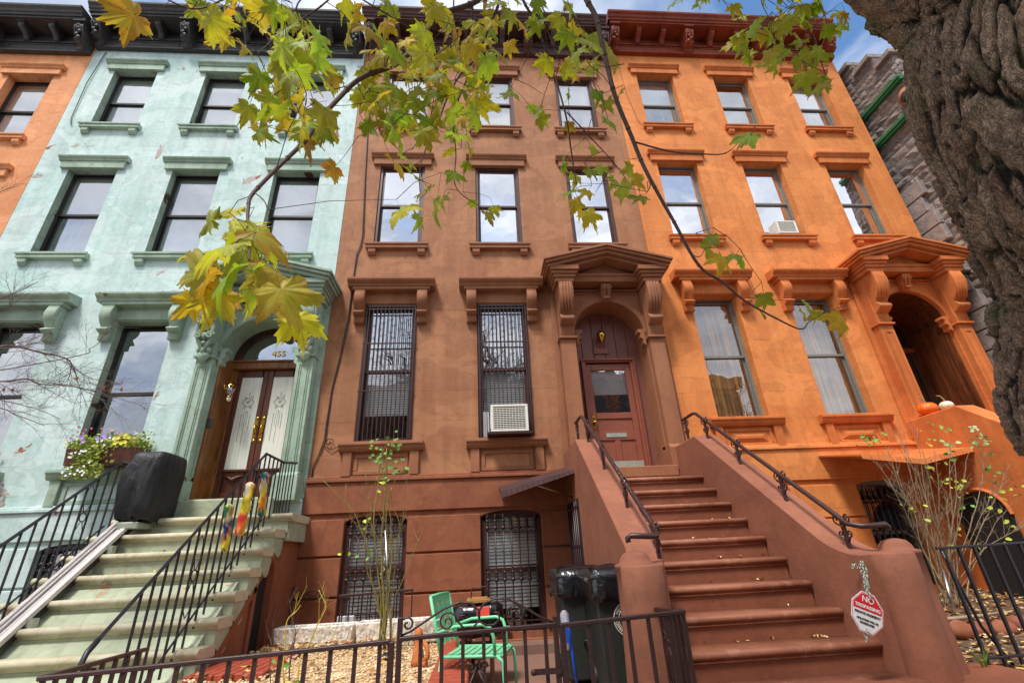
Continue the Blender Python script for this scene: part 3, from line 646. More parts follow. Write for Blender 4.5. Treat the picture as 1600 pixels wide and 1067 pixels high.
for s in(-1,1):
    b=MB(); a0,a1=(cx-.52,cx-.003) if s<0 else (cx+.003,cx+.52); y0=y+.02; zb,zt=2.0,4.2
    b.box(a0,a0+.085,y0,y0+.05,zb,zt); b.box(a1-.085,a1,y0,y0+.05,zb,zt); b.box(a0+.1,a1-.1,y0,y0+.05,4.08,zt); b.box(a0+.1,a1-.1,y0,y0+.05,2.38,2.5); b.box(a0+.1,a1-.1,y0,y0+.05,zb,zb+.14); b.box(a0+.1,a1-.1,y0+.025,y0+.04,zb+.14,2.38)
    b.box(a0+.04,a1-.04,y0-.03,y0,2.46,2.495); b.tube([(a0+.12,y0+.01,2.40),(a0+.2,y0-.01,2.37),((a0+a1)/2,y0-.015,2.33),(a1-.2,y0-.01,2.37),(a1-.12,y0+.01,2.40)],[.012,.022,.03,.022,.012],6)
    b.sphere(((a0+a1)/2,y0+.0,2.35),(.05,.02,.03)); 
    d=part('front_door',b,M['wood'],HG,.005); d['label']='left leaf of the carved oak double door' if s<0 else 'right leaf of the carved oak double door'
    b=MB(); b.box(a0+.085,a1-.085,y0+.02,y0+.03,2.5,4.08); part('pane',b,M['frost'],d)
    xm=(a0+a1)/2; b=MB(); yy=y0+.013
    b.tube([(xm+.07*math.cos(q/16*2*math.pi)*(1+.35*math.cos(q/16*4*math.pi)),yy,3.62+.075*math.sin(q/16*2*math.pi)) for q in range(17)],.003,4)
    b.tube(spiral((xm,yy,3.62),.035,1.6,16),.0025,4)
    for q in(-1,1): b.tube(spiral((xm+q*.05,yy,3.71),.025,1.2,10,'xz',0,q),.0022,4); b.tube(spiral((xm+q*.05,yy,3.53),.025,1.2,10,'xz',0,q),.0022,4); b.tube([(xm+q*.07,yy,3.42),(xm+q*.07,yy,3.05+.1*q)],.0022,4)
    for q in(-.03,0,.03): b.tube([(xm+q,yy,3.45),(xm+q,yy,2.92 if q==0 else 3.2)],.0018,4)
    b.tube([(xm,yy,3.72),(xm,yy,3.80)],.003,4); b.sphere((xm,yy,3.46),(.008,.003,.012),6,4)
    part('etched_ornament',b,M['etch'],d)
    b=MB(); xh=(a1-.05) if s<0 else (a0+.05)
    b.box(xh-.028,xh+.028,y0-.008,y0-.001,2.98,3.30); b.sphere((xh,y0-.006,3.33),(.03,.008,.03)); b.sphere((xh,y0-.006,2.95),(.03,.008,.03)); b.tube([(xh,y0,3.22),(xh,y0-.05,3.2),(xh,y0-.055,3.1),(xh,y0-.01,3.06)],.011,6)
    part('door_handle',b,M['etch'] if False else M['brass'] if s<0 else M['brass'],d)
b=MB(); b.box(cx-.7,cx+.7,-.36,.4,1.72,1.955); b.box(cx-.64,cx+.64,-.1,.4,1.955,2.0); part('door_sill',b,M['mint_step'],HG,.012)
t=thing('wall_lantern',(-4.66,.1,3.7),'clear glass carriage lantern with a white bulb on the wooden door jamb','wall lamp')
X,Y_,Z=-4.60,.05,3.80
b=MB(); b.lathe([(.05,0),(.055,.012),(.03,.03)],(X-.02,Y_+.0,Z),12,'x'); b.tube([(X,Y_,Z),(X+.06,Y_-.03,Z+.03),(X+.11,Y_-.05,Z+.0)],.01); b.lathe([(.09,0),(.07,.03),(.02,.07),(.01,.10)],(X+.12,Y_-.06,Z-.02),4); b.lathe([(.05,0),(.055,-.015)],(X+.12,Y_-.06,Z-.19),4); part('lantern_body',b,M['brass'],t)
b=MB(); b.lathe([(.085,-.02),(.05,-.18)],(X+.12,Y_-.06,Z),4); part('lamp_glass',b,M['glass_lo'],t)
b=MB(); b.sphere((X+.12,Y_-.06,Z-.23),(.035,.035,.045)); part('bulb',b,M['white'],t)
b=MB(); b.box(-4.70,-4.62,-.075,-.065+.01,3.08,3.24); solo('intercom',b,M['fr_black'],(-4.66,-.07,3.16),'small dark intercom panel on the door jamb of the mint house','intercom',bevel=.004)
# ---- orange house door
cx=8.06; y=.78
b=MB(); b.box(cx-.66,cx-.60,-.02,y+.08,2.5,4.83); b.box(cx+.60,cx+.66,-.02,y+.08,2.5,4.83)
for q in(.12,.42): b.box(cx+.585,cx+.60,q,q+.22,2.8,4.6); b.box(cx-.60,cx-.585,q,q+.22,2.8,4.6)
A=arch_pts(cx,.635,4.83,.635,20)
for i in range(20): b.quad((A[i][0],-.05,A[i][1]),(A[i+1][0],-.05,A[i+1][1]),(A[i+1][0],y+.08,A[i+1][1]),(A[i][0],y+.08,A[i][1]))
part('door_reveal',b,M['wood_rv'],HO)
b=MB(); b.box(cx-.6,cx-.45,y,y+.06,2.5,4.5); b.box(cx+.02,cx+.16,y,y+.06,2.5,4.5); b.box(cx-.45,cx+.02,y,y+.06,4.35,4.5); b.box(cx-.45,cx+.02,y,y+.06,2.5,2.8); b.box(cx-.6,cx+.6,y-.04,y+.08,4.5,4.6)
d=part('front_door',b,M['wood_or'],HO,.004); b=MB(); b.quad((cx-.45,y+.03,2.8),(cx+.02,y+.03,2.8),(cx+.02,y+.03,4.35),(cx-.45,y+.03,4.35)); part('pane',b,M['glass_lo'],d)
b=MB(); b.box(cx+.16,cx+.20,y-.02,y+.06,2.5,4.5); b.box(cx+.50,cx+.60,y-.02,y+.06,2.5,4.5); b.box(cx+.20,cx+.5,y+.02,y+.05,2.5,4.5); side=part('sidelight',b,M['wood_dk'],HO,.004)
b=MB(); b.box(cx-.6,cx+.6,y+.06,y+.07,4.6,5.5); part('transom',b,M['fr_black'],HO)
b=MB(); b.box(cx-.7,cx+.7,-.34,.9,2.4,2.56); part('door_sill',b,M['orange_trim'],HO,.01)
# ------------------------------------------------------------------ stoops
def nosed(b,x0,x1,yf,yb,z,r=.03,over=.035):
    b.m=1; nosed_(b,x0,x1,yf,yb,z,r,over); b.m=0
def nosed_(b,x0,x1,yf,yb,z,r=.03,over=.035):
    pts=[(yb,z),(yf-over+r*.6,z)]
    for i in range(1,7): a=math.pi/2+math.pi*i/7; pts.append((yf-over+r+math.cos(a)*r*1.0-.006,z-r+math.sin(a)*r))
    pts+=[(yf-over+r,z-2*r),(yf-.012,z-2*r-.012),(yf,z-2*r-.03),(yb,z-2*r-.03)]
    b.prism(pts,'x',x0,x1,True)
def stoop(name,house_x,y1,z1,n,T,Rr,xi0,xi1,label,cheek,stepm,nosem,zland_top,rails=True,posts=True,dz=0,zg=-.12,slope=.72):
    S=thing(name,((xi0+xi1)/2,-3.6,zg),label,'stoop')
    def flare(y,s): return (.27 if s<0 else .10)*(max(0,(-2.7-y))/.85)**1.6 if posts else 0
    for k in range(n):
        yf=y1-k*T; z=z1-k*Rr
        b=MB(); yb=-.0 if k==0 else y1-(k-1)*T+.01
        nosed(b,xi0-flare(yf,-1),xi1+flare(yf,1),yf,yb,z); b.box(xi0-flare(yf,-1),xi1+flare(yf,1),yf,yb if k else 0,zg-.3 if k==n-1 else z-Rr-.02,z-.09)
        part('step',b,[M[stepm],M[nosem]],S)
    for s,(xa,xb) in((-1,(xi0-.33,xi0)),(1,(xi1,xi1+.33))):
        b=MB(); zt=zland_top
        P=[(-.07,zg-.3),(-.07,zt),(y1,zt)]
        ye=-3.05; ze=zt-slope*(y1-ye); P.append((ye,ze))
        for i in range(1,6): t=i/5; P.append((ye-.5*t,ze-slope*.5*t+ .22*t*t*1.0))
        yl,zl=P[-1]; P+=[(yl,zg-.3)]
        TP=[p for p in P[1:-1]]; T2=[]
        for i in range(len(TP)-1):
            m_=8 if i==2-0 and abs(TP[i+1][0]-TP[i][0])>1 else 1
            for q in range(m_): t=q/m_; T2.append((TP[i][0]+(TP[i+1][0]-TP[i][0])*t,TP[i][1]+(TP[i+1][1]-TP[i][1])*t))
        T2.append(TP[-1]); vs=[]
        for (yy,zz) in T2: fl=s*flare(yy,s); vs+=[(xa+fl,yy,zg-.3),(xb+fl,yy,zg-.3),(xb+fl,yy,zz),(xa+fl,yy,zz)]
        L_=len(T2); b.add(vs,[(3,2,1,0)]+[(4*i+j,4*i+(j+1)%4,4*i+4+(j+1)%4,4*i+4+j) for i in range(L_-1) for j in range(4)]+[(4*L_-4,4*L_-3,4*L_-2,4*L_-1)])
        b.lathe([(.185,zg-.3),(.178,zg+.1),(.166,zl-.2),(.163,zl-.015),(.15,zl-.0),(.001,zl+.002)],((xa+xb)/2+s*flare(yl,s),yl-.0,0),28)
        ch=part('cheek_wall',b,M[cheek],S,.012)
        if s<0 or True:
            pass
        if posts:
            b=MB(); px=xa-.09 if s<0 else xb+.16; py=-3.36
            b.lathe([(.20,zg-.3),(.19,zg+.1),(.168,.55+dz),(.163,.88+dz),(.172,.89+dz),(.172,.915+dz),(.13,.925+dz),(.12,.96+dz),(.09,.995+dz),(.04,1.01+dz),(0.001,1.015+dz)],(px,py,0),28)
            part('newel_post',b,M[cheek],S)
    if rails:
        for s in(-1,1):
            xr=xi1+.165 if s>0 else xi0-.165
            b=MB(); zt=zland_top; e=(-3.28,1.17)
            pts=[(xr,-.40,zt+.40),(xr,-.80,zt+.395),(xr,-.90,zt+.37)]+[(xr,-.9+(e[0]+.9)*t,zt+.37+(e[1]-zt-.37)*t) for t in(.25,.5,.75,.93)]+[(xr,-3.30,1.15),(xr+s*.05,-3.40,1.12),(xr+s*.14,-3.42,1.12),(xr+s*.27,-3.40,1.13),(xr+s*.30,-3.39,1.11),(xr+s*.295,-3.39,1.08)]
            rl=part('handrail',b.tube(pts,.024,8),M['iron_br'],S)
            def zr(y): return zt+.40 if y>-.8 else zt+.37+(e[1]-zt-.37)*(y+.9)/(e[0]+.9)
            def zc(y): return zt if y>y1 else zt-slope*(y1-y)+(0 if y>-3.05 else .2*((-3.05-y)/.5)**2)
            for yb in(-.50,-1.12,-1.80,-2.52,-3.24):
                b=MB(); b.box(xr-.014,xr+.014,yb-.014,yb+.014,zc(yb)-.03,zr(yb)-.01)
                zz=(zc(yb)+zr(yb))/2+.03
                for q in(-1,1):
                    for (dz_,rr) in((.10,.045),(-.03,.032)):
                        b.tube([(xr,yb+q*.015,zz+dz_-.07)]+spiral((xr,yb+q*(.018+rr),zz+dz_),rr,1.1,12,'yz',-math.pi/2 if q>0 else -math.pi/2,q),.008,5)
                b.sphere((xr,yb,zz+.03),.022)
                part('baluster',b,M['iron_br'],rl)
    return S
ST=stoop('front_stoop',0,-1.037,1.94,10,.289,.2085,1.28,2.7,'brown painted stoop with solid cheek walls and curled iron handrails','brown_cheek','brown_step','brown_nose',2.50)
b=MB(); b.prism([(xx,yy) for xx,yy in((1.12,-4.12),(2.9,-4.12),(3.75,-3.9),(3.75,-3.2),(.7,-3.2),(.7,-3.9))],'z',-.4,.045); part('base_slab',b,M['brown_step'],ST,.02)
b=MB(); b.box(.93,.955,-.85,-.10,-.1,1.72); g=part('under_stoop_shade_panel',b,M['fr_black'],ST)  # black sheet on the cheek face, shade of the recess behind the bars
b=MB()
for i in range(6): b.tube([(.92,-.8+i*.13,-.1),(.92,-.8+i*.13,1.7)],.011,5)
for i in range(4): b.box(.912,.928,-.83,-.12,.1+i*.5,.13+i*.5)
part('gate_bars',b,M['iron_br'],g)
SO_=stoop('front_stoop',0,-1.0,2.30,11,.289,.2085,7.35,8.77,'orange painted stoop with solid cheek walls at the right edge','orange_trim','orange_trim','orange_trim',2.86,False,False,.3,.1,.80)
# green stoop
S=thing('front_stoop',(-4.1,-2,GY['G']),'mint green stoop with peeling steps and open black iron railings','stoop')
GN=[(-.72,1.69)]+[(-1.02-.263*k,1.48-.2205*k) for k in range(8)]
for k,(yf,z) in enumerate(GN):
    b=MB(); yb=0 if k==0 else GN[k-1][0]+.01; xa=-5.22-.02*k; xb=-2.93 if k==0 else -3.0
    nosed(b,xa,xb,yf,yb,z,.034,.05); b.box(xa+.05,xb-.05,yf,yb,z-.2205-.02 if k<8 else -.6,z-.1)
    if k==0: b.box(xa+.05,xb-.03,yf+.02,0,z-.34,z-.1)
    else: b.prism([(yf-.003,z-.1),(yb,z-.1),(yb,z-.2),(yb-.03,z-.30),(yb-.08,z-.33),(yb-.14,z-.315),(yf+.05,z-.262),(yf-.003,z-.235)],'x',xb-.08,xb-.018)
    part('step',b,[M['mint_step'],M['mint_nose']],S)
b=MB(); b.prism([(0,1.3),(-.7,1.3),(-.95,1.1)]+[(-1.3-.263*k,1.12-.2205*k) for k in range(1,7)]+[(-2.9,-.5),(0,-.5)],'x',-5.15,-3.12); part('stair_core',b,M['mint_step'],S)
b2=MB()  # clip panel under stair line by building it as a sloped polygon instead
f=lambda u,v,t:(-3.035-t,u,v)
A=arch_pts(-1.02,.21,.94,.22,12)
top=lambda y:min(1.40,1.245+(y+1.02)*.84) if y<-.85 else 1.40
def col(ya,yb): b2.quad(f(ya,-.45,0),f(yb,-.45,0),f(yb,max(-.45,top(yb)),0),f(ya,max(-.45,top(ya)),0))
col(-3.0,-2.2); col(-2.2,-1.23); col(-.81,-.06)
b2.quad(f(-1.23,-.45,0),f(-.81,-.45,0),f(-.81,.05,0),f(-1.23,.05,0))
for i in range(12):
    a,c=A[i],A[i+1]; b2.quad(f(a[0],a[1],0),f(c[0],c[1],0),f(c[0],max(c[1]+.02,top(c[0])),0),f(a[0],max(a[1]+.02,top(a[0])),0)); b2.quad(f(a[0],a[1],0),f(a[0],a[1],.085),f(c[0],c[1],.085),f(c[0],c[1],0))
for yy in(-1.23,-.81): b2.quad(f(yy,.05,0),f(yy,.05,.085),f(yy,.94,.085),f(yy,.94,0))
for (ya,yb,za,zb) in((-2.6,-.8,-.3,1.2),):
    b2.prism([(-2.75,-.35),(-2.7,-.41),(-1.30,.80),(-1.30,.88)],'x',-3.03,-3.01); b2.box(-3.03,-3.01,-1.37,-1.30,-.4,.83)
b2.box(-3.13,-3.037,-.80,-.0,1.2,1.45); b2.prism([(-.78,1.44),(-3.0,-.43),(-3.0,-.6),(-.78,1.2)],'x',-3.13,-3.038); part('side_wall',b2,M['brown_low'],S)
b=MB(); b.box(-3.125,-3.118,-1.24,-.80,.04,1.17); part('niche_back',b,M['dark'],S)  # niche shade put into a near-black back plate
def iron_rail(S,x,P,name,out):
    """P: list of (y,z) of the top rail, bars hang to the stair line"""
    b=MB(); pts=[(x,p[0],p[1]) for p in P]
    for i in range(len(pts)-1):
        a,c=Vector(pts[i]),Vector(pts[i+1]); 
    b.tube(pts,.02,4)
    if out: 
        e=Vector(pts[-1]); b.tube([e,e+Vector((0,-.08,-.07)),e+Vector((.01,-.12,-.13)),e+Vector((.04,-.12,-.17)),e+Vector((.09,-.08,-.18))],.021,6)
    r=part('handrail',b,M['iron_bl'],S)
    lo=MB(); y0=-1.15; lo.tube([(x,-1.0,1.60),(x,-3.15,-.16+.0)],.013,4); part('bottom_rail',lo,M['iron_bl'],r)
    def zt(y):
        for i in range(len(P)-1):
            if P[i][0]>=y>=P[i+1][0]: t=(y-P[i][0])/(P[i+1][0]-P[i][0]); return P[i][1]+(P[i+1][1]-P[i][1])*t
        return P[-1][1]
    def zb(y): return 1.72 if y>-.75 else 1.69+(y+.75)*.838
    yy=-.66; i=0
    while yy>-3.15:
        b=MB(); b.box(x-.008,x+.008,yy-.008,yy+.008,zb(yy)-(.03 if i%4 else .12),zt(yy)); part('baluster',b,M['iron_bl'],r)
        if i%7==5:
            b=MB(); zc=(zb(yy)+zt(yy))/2; yc=yy-.066
            b.tube(spiral((x,yc,zc),.05,1,14,'yz',0,1,1),.008,4)
            for q in(-1,1):
                for w in(-1,1): b.tube([(x,yc+q*.012,zc+w*.05),(x,yc+q*.06,zc+w*.16),(x,yc+q*.05,zc+w*.3),(x,yc+q*.005,zc+w*.36)],.006,4)
            part('ornament',b,M['iron_bl'],r)
        yy-=.132; i+=1
    return r
rg=iron_rail(S,-3.22,[(-.60,2.40),(-1.19,2.40),(-3.40,.60)],'r',-1)
rgl=iron_rail(S,-5.12,[(-.60,2.40),(-1.02,2.38),(-3.40,.42)],'l',-1)
b=MB()
for i in range(5): b.box(-3.22+.0+i*.04,-3.22+.014+i*.04,-.60,-.59,1.7,2.4)
b.tube([(-3.22,-.60,2.40),(-3.02,-.60,2.38)],.018,4); part('return_rail',b,M['iron_bl'],S)
# ------------------------------------------------------------------ awnings
def awn(x0,x1,ylen,zl,zr,mat,label,kink=None):
    t=thing('awning',(x1,-ylen/2,zr),label,'awning')
    b=MB(); pts=[(x0,zl),(x1,zr)] if not kink else [(x0,zl),kink,(x1,zr)]
    vs=[]; th=.05
    for (x,z) in pts:
        for yy,dz in((-.075,.16),(-ylen,0)): vs+=[(x,yy,z+dz),(x,yy,z+dz-.03)]
    fs=[]; n=len(pts)
    for i in range(n-1):
        a=i*4; c=a+4; fs+=[(a,a+2,c+2,c),(a+1,c+1,c+3,a+3),(a+2,a+3,c+3,c+2),(a,c,c+1,a+1)]
    fs+=[(0,1,3,2),((n-1)*4,(n-1)*4+2,(n-1)*4+3,(n-1)*4+1)]
    b.add(vs,fs); part('canopy',b,M[mat],t,.003)
    b=MB()
    for i in range(n-1):
        (xa,za),(xb,zb)=pts[i],pts[i+1]; m=14
        for k in range(m):
            u0=xa+(xb-xa)*k/m; u1=xa+(xb-xa)*(k+1)/m-.006; w0=za+(zb-za)*k/m; w1=za+(zb-za)*(k+1)/m
            h=.09-.05*((u0-x0)/(x1-x0)) if not kink else .07
            b.add([(u0,-ylen-.012,w0+.012),(u1,-ylen-.012,w1+.012),(u1,-ylen-.03,w1-h),(u0,-ylen-.03,w0-h),(u0,-ylen-.002,w0+.012),(u1,-ylen-.002,w1+.012),(u1,-ylen-.012,w1-h),(u0,-ylen-.012,w0-h)],[(3,2,1,0),(4,5,6,7),(0,1,5,4),(2,3,7,6),(1,2,6,5),(0,4,7,3)])
    part('fascia',b,M[mat],t)
    return t
ta=awn(-.12,.96,.75,1.86,2.12,'tar','dark brown shingled awning over the basement window of the brown house')
b=MB(); b.tube([(.42,-.70,1.93),(.95,-.45,1.78)],.010,6); part('brace',b,M['steel'],ta)
awn(5.22,7.02,.95,2.17,2.22,'orange_trim','orange shed awning under the orange stoop, behind the bare rose canes',(6.15,2.06))
# ------------------------------------------------------------------ ground
b=MB(); b.box(-60,60,-60,45,-1.2,-1.0)
struct('ground',b,M['conc'])
b=MB(); b.add([(-60,-8.6,-.52-1.9),(60,-8.6,-.38+1.9),(60,-4.15,-.38+1.9),(-60,-4.15,-.52-1.9)],[(0,1,2,3)]); struct('sidewalk',b,M['conc'])
b=MB(); b.add([(-60,-18,-2.62),(60,-18,1.38),(60,-8.6,1.38),(-60,-8.6,-2.62)],[(0,1,2,3)]); struct('road',b,M['asph'])
b=MB(); b.box(-.52,.95,-4.15,-.1,-.5,-.125); b.box(-.5,.9,-.5,-.1,-.126,-.02); struct('areaway_floor',b,M['floor'])
# gravel bed
b=MB(); N=40
for i in range(N+1):
    for j in range(N+1):
        x=-3.0+2.36*i/N; y=-4.1+4.03*j/N; z=.13+.05*noise.noise(Vector((x*1.5,y*1.5,0)))+.012*noise.noise(Vector((x*14,y*14,3)))+ .03*j/N
        b.v.append((x,y,z)); b.col.append((1,1,1,1))
for i in range(N):
    for j in range(N): a=i*(N+1)+j; b.f.append((a,a+N+1,a+N+2,a+1)); b.sm.append(True); b.mi.append(0)
o=struct('gravel_bed',b,M['gravel'],'stuff')
b=MB()
for i in range(2600):
    x=U_(-2.95,-.7); y=U_(-3.6,-.9); z=.16+.05*noise.noise(Vector((x*1.5,y*1.5,0)))+.03*(y+4.1)/4.03; r=U_(.008,.02)
    g=U_(.75,1.1); b.c=(.72*g,.52*g,.30*g,1) if R()<.8 else (.78*g,.68*g,.5*g,1)
    b.sphere((x,y,z),(r,r*U_(.6,1),r*.6),5,3)
struct('gravel_stones',b,M['attr'],'stuff')
b=MB(); b.box(-3.05,-.50,-4.15,-.10,-.5,.06); struct('garden_bed',b,M['soil'])
def litter(name,n,fx,fy,fz,size=(.025,.06)):
    b=MB()
    for i in range(n):
        x,y=fx(),fy(); z=fz(x,y); r=U_(*size); a=U_(0,6.3); t=random.choice([(.55,.32,.10),(.42,.20,.07),(.62,.45,.14),(.30,.15,.07),(.66,.50,.30)])
        b.c=t+(1,); n_=6; pts=[]
        for k in range(n_): q=a+k*2*math.pi/n_; rr=r*(1 if k%2 else .55); pts.append((x+math.cos(q)*rr,y+math.sin(q)*rr,z+U_(0,.03)))
        b.add(pts+[(x,y,z+.012)],[(k,(k+1)%n_,n_) for k in range(n_)],True)
    b.c=(1,1,1,1)
    return struct(name,b,M['attr'],'stuff')
litter('step_litter',46,lambda:U_(1.35,2.65),lambda:random.choice([-1.037-.289*k for k in range(9)])+.24+U_(-.03,.03),lambda x,y:1.94-.2085*round((-1.037-(y-.25))/.289)+.004,(.012,.03))
litter('stoop_litter',60,lambda:U_(-5.0,-3.3),lambda:random.choice([-1.02-.263*k for k in range(8)])+.22+U_(-.03,.03),lambda x,y:1.48-.2205*round((-1.02-(y-.22))/.263)+.004,(.012,.035))
litter('fallen_leaves',260,lambda:U_(-2.9,-.75),lambda:random.choice([U_(-1.3,-.9),U_(-1.6,-.9),U_(-3.6,-.9)]),lambda x,y:.19+.03*(y+4)/4)
# orange house yard (slopes up to the wall)
b=MB(); N=30
for i in range(N+1):
    for j in range(N+1):
        x=3.1+8.4*i/N; y=-3.95+3.88*j/N; z=-.04+.30*(j/N)**1.1+.03*noise.noise(Vector((x*2,y*2,5)))
        b.v.append((x,y,z)); b.col.append((1,1,1,1))
for i in range(N):
    for j in range(N): a=i*(N+1)+j; b.f.append((a,a+N+1,a+N+2,a+1)); b.sm.append(True); b.mi.append(0)
struct('leafy_yard_soil',b,M['soil'])
yz=lambda x,y:-.02+.30*max(0,(y+3.95)/3.88)**1.1
litter('leaf_litter',1500,lambda:U_(3.5,8.5),lambda:U_(-3.4,-.1),yz)
b=MB(); b.prism([(3.62,-3.45),(12,-3.45),(12,-3.2),(3.62,-3.2)],'z',-.45,.0); struct('yard_kerb',b,M['floor'])
# front path for orange & mint sides
b=MB(); b.box(-12,-3.05,-4.15,-.1,-.6,-.33); struct('mint_yard_soil',b,M['soil'])
# ------------------------------------------------------------------ parlour window grilles (brown house)
for i in (0,1):
    w=WM[2,i]; off=wl(w); b=MB(); y=-.045
    b.box(-.44,.44,y-.012,y+.012,.0,.025); b.box(-.44,.44,y-.012,y+.012,2.46,2.485)
    for z in(.85,1.72,2.40): b.box(-.46,.46,y-.014,y+.004,z,z+.022)
    for x in(-.44,.42): b.box(x,x+.02,y-.012,y+.012,.02,2.47)
    for k in range(12):
        x=-.385+k*.07; b.box(x-.007,x+.007,y-.007,y+.007,.02,2.46)
    for zc in(1.55,1.95,2.2):
        for k in range(5):
            x=-.35+k*.175
            for q in(-1,1): b.tube(spiral((x+q*.022,y,zc+(.05 if k%2 else 0)),.028,1.1,8,'xz',0,q),.0045,4)
    b.box(-.46,-.42,y,.06,2.30,2.33); b.box(.42,.46,y,.06,2.30,2.33)
    me=b.mesh('window_grille',M['iron_br']); link('window_grille',me,w)
# things on inner sill
# ------------------------------------------------------------------ air conditioners
def ac(cx,y0,zb,w,h,dep,ztilt,label,body='white'):
    t=thing('air_conditioner',(cx,y0,zb),label,'air conditioner')
    b=MB(); b.box(cx-w/2,cx+w/2,y0-dep+.02,y0+.1,zb,zb+h)
    for k in range(7):
        for s in(-1,1): b.box(cx+s*(w/2-.0),cx+s*(w/2+.004),y0-dep+.08+k*.04,y0-dep+.10+k*.04,zb+h*.3,zb+h*.7)
    part('casing',b,M[body],t,.008)
    b=MB(); f=y0-dep
    for (a,c,e,g) in((-w/2,w/2,0,.035),(-w/2,w/2,h-.035,h)): b.box(cx+a,cx+c,f-.012,f+.02,zb+e,zb+g)
    b.box(cx-w/2,cx-w/2+.04,f-.012,f+.02,zb+.035,zb+h-.035); b.box(cx+w/2-.04,cx+w/2,f-.012,f+.02,zb+.035,zb+h-.035)
    part('front_frame',b,M['white'],t,.004)
    b=MB(); n=int(h/.028)
    for k in range(1,n): b.box(cx-w/2+.04,cx+w/2-.04,f-.004,f+.004,zb+h*k/n-.005,zb+h*k/n+.005)
    for k in range(1,12): b.box(cx-w/2+k*w/12-.004,cx-w/2+k*w/12+.004,f+.004,f+.010,zb+.03,zb+h-.03)
    part('grille',b,M['white'],t)
    b=MB(); b.box(cx-w/2+.03,cx+w/2-.03,f+.012,f+.016,zb+.03,zb+h-.03); part('coil',b,M['fr_black'],t)
    return t
t=ac(.08,-.0,2.83,.60,.44,.30,0,'large white window air conditioner behind the iron bars of the brown house','white')
b=MB(); b.box(-.28,.44,-.32,-.02,2.79,2.825); part('support_tray',b,M['iron_br'],t)
b=MB(); b.box(-.34,-.24,.02,.03,2.82,3.25); part('side_panel',b,M['tin'],t)
ac(6.12,.06,6.90,.44,.32,.15,0,'small white air conditioner in the middle third floor window of the orange house')
# ------------------------------------------------------------------ cable on brown facade
cb=[(-2.83,12.0),(-2.80,10.8),(-2.77,9.8),(-2.70,8.2),(-2.63,6.85),(-2.65,6.6),(-2.70,6.42),(-2.71,5.9),(-2.72,4.99),(-2.78,4.3),(-2.85,3.7),(-2.87,3.1),(-2.87,2.85),(-2.93,2.6),(-2.99,2.42),(-2.99,2.27)]
b=MB(); b.tube([(x,-.018,z) for x,z in cb],.009,5); b.tube([(x+.02+.01*math.sin(z*3),-.014,z) for x,z in cb[:-2]],.005,4)
b.tube(spiral((-2.79,-.03,2.8),.07,1.2,16),.006,4); b.tube([(-2.86,-.02,2.75),(-2.75,-.03,2.68),(-2.62,-.02,2.74)],.007,4)
solo('utility_cable',b,M['fr_black'],(-2.8,0,7),'black cable running down the brown wall beside the mint house','cable')
b=MB(); b.tube([(-8.93,-.02,12.1),(-9.0,-.03,11),(-8.97,-.02,9.9),(-8.9,-.03,9.7)],.010,4); solo('utility_cable',b,M['fr_black'],(-9,0,11),'thin cable hanging on the top left of the mint facade','cable')
b=MB(); b.tube([(3.25,-.02,12.5),(3.3,-.02,11.2),(3.45,-.02,10.2),(3.75,-.02,9.9)],.005,4); solo('utility_cable',b,M['fr_black'],(3.3,0,11),'thin wire sagging on the top left of the orange facade','cable')
# ------------------------------------------------------------------ fences
def fpt(x): return .53+.034*(x+2.2)   # top rail height along the main fence
def picket(parent,x,y,z0,z1,r=.011,mat='iron_br'):
    off=wl(parent)
    def bl(b): b.box(-r,r,-r,r,0,1)
    o=sub('picket',('pk',r,mat),bl,M[mat],parent,(x-off.x,y-off.y,z0-off.z)); o.scale=(1,1,z1-z0); return o
G0=-.42
def rail(parent,a,c,w=.022,h=.012,mat='iron_br',name='rail'):
    b=MB(); a,c=Vector(a),Vector(c); d=(c-a).normalized(); n=Vector((-d.y,d.x,0)).normalized()*w
    vs=[a+n,a-n,c-n,c+n]; up=Vector((0,0,h)); b.add([v-up for v in vs]+[v+up for v in vs],[(0,3,2,1),(4,5,6,7),(0,1,5,4),(1,2,6,5),(2,3,7,6),(3,0,4,7)]); return part(name,b,M[mat],parent,.004)
YF=-4.2
t=thing('iron_fence',(-2,YF,G0),'low dark brown iron fence in front of the gravel bed','fence')
rail(t,(-2.95,YF,.50),(-.985,YF,.575)); rail(t,(-2.93,YF,-.28),(-1.0,YF,-.22)); rail(t,(-2.95,YF,.50),(-2.98,-3.2,.50))
for i in range(14): picket(t,-2.93+i*.145,YF,G0,.50+.0375*i*.145*1.0)
for i in range(1,8): picket(t,-2.95,YF+i*.125,G0,.50)
b=MB(); b.box(-.995,-.96,YF-.02,YF+.02,G0,.575); part('post',b,M['iron_br'],t,.003)
for s in(0,1):
    b=MB(); b.tube(spiral((-2.955,YF+.35,.34),.06,1.3,14,'yz'),.008,5); part('ornament',b,M['iron_br'],t)
g=thing('iron_gate',(-.6,YF,G0),'brown iron gate with a scrollwork arch in front of the green chair','gate')
zg=lambda x:.585+.03*(x+.93)
b=MB(); b.box(-.945,-.915,YF-.018,YF+.018,G0+.05,.70); b.box(.02,.05,YF-.018,YF+.018,G0+.05,.66); part('stile',b,M['iron_br'],g,.003)
rail(g,(-.93,YF,zg(-.93)),(.035,YF,zg(.035))); rail(g,(-.93,YF,-.22),(.035,YF,-.19))
for i in range(7): x=-.80+i*.128; picket(g,x,YF,-.22,zg(x),.011)
b=MB(); y=YF
b.tube([(-.93,y,.60),(-.87,y,.62),(-.78,y,.67),(-.66,y,.735),(-.56,y,.765),(-.49,y,.755),(-.44,y,.71),(-.44,y,.66),(-.48,y,.625),(-.54,y,.625),(-.575,y,.66),(-.56,y,.69),(-.53,y,.69)],.007,5)
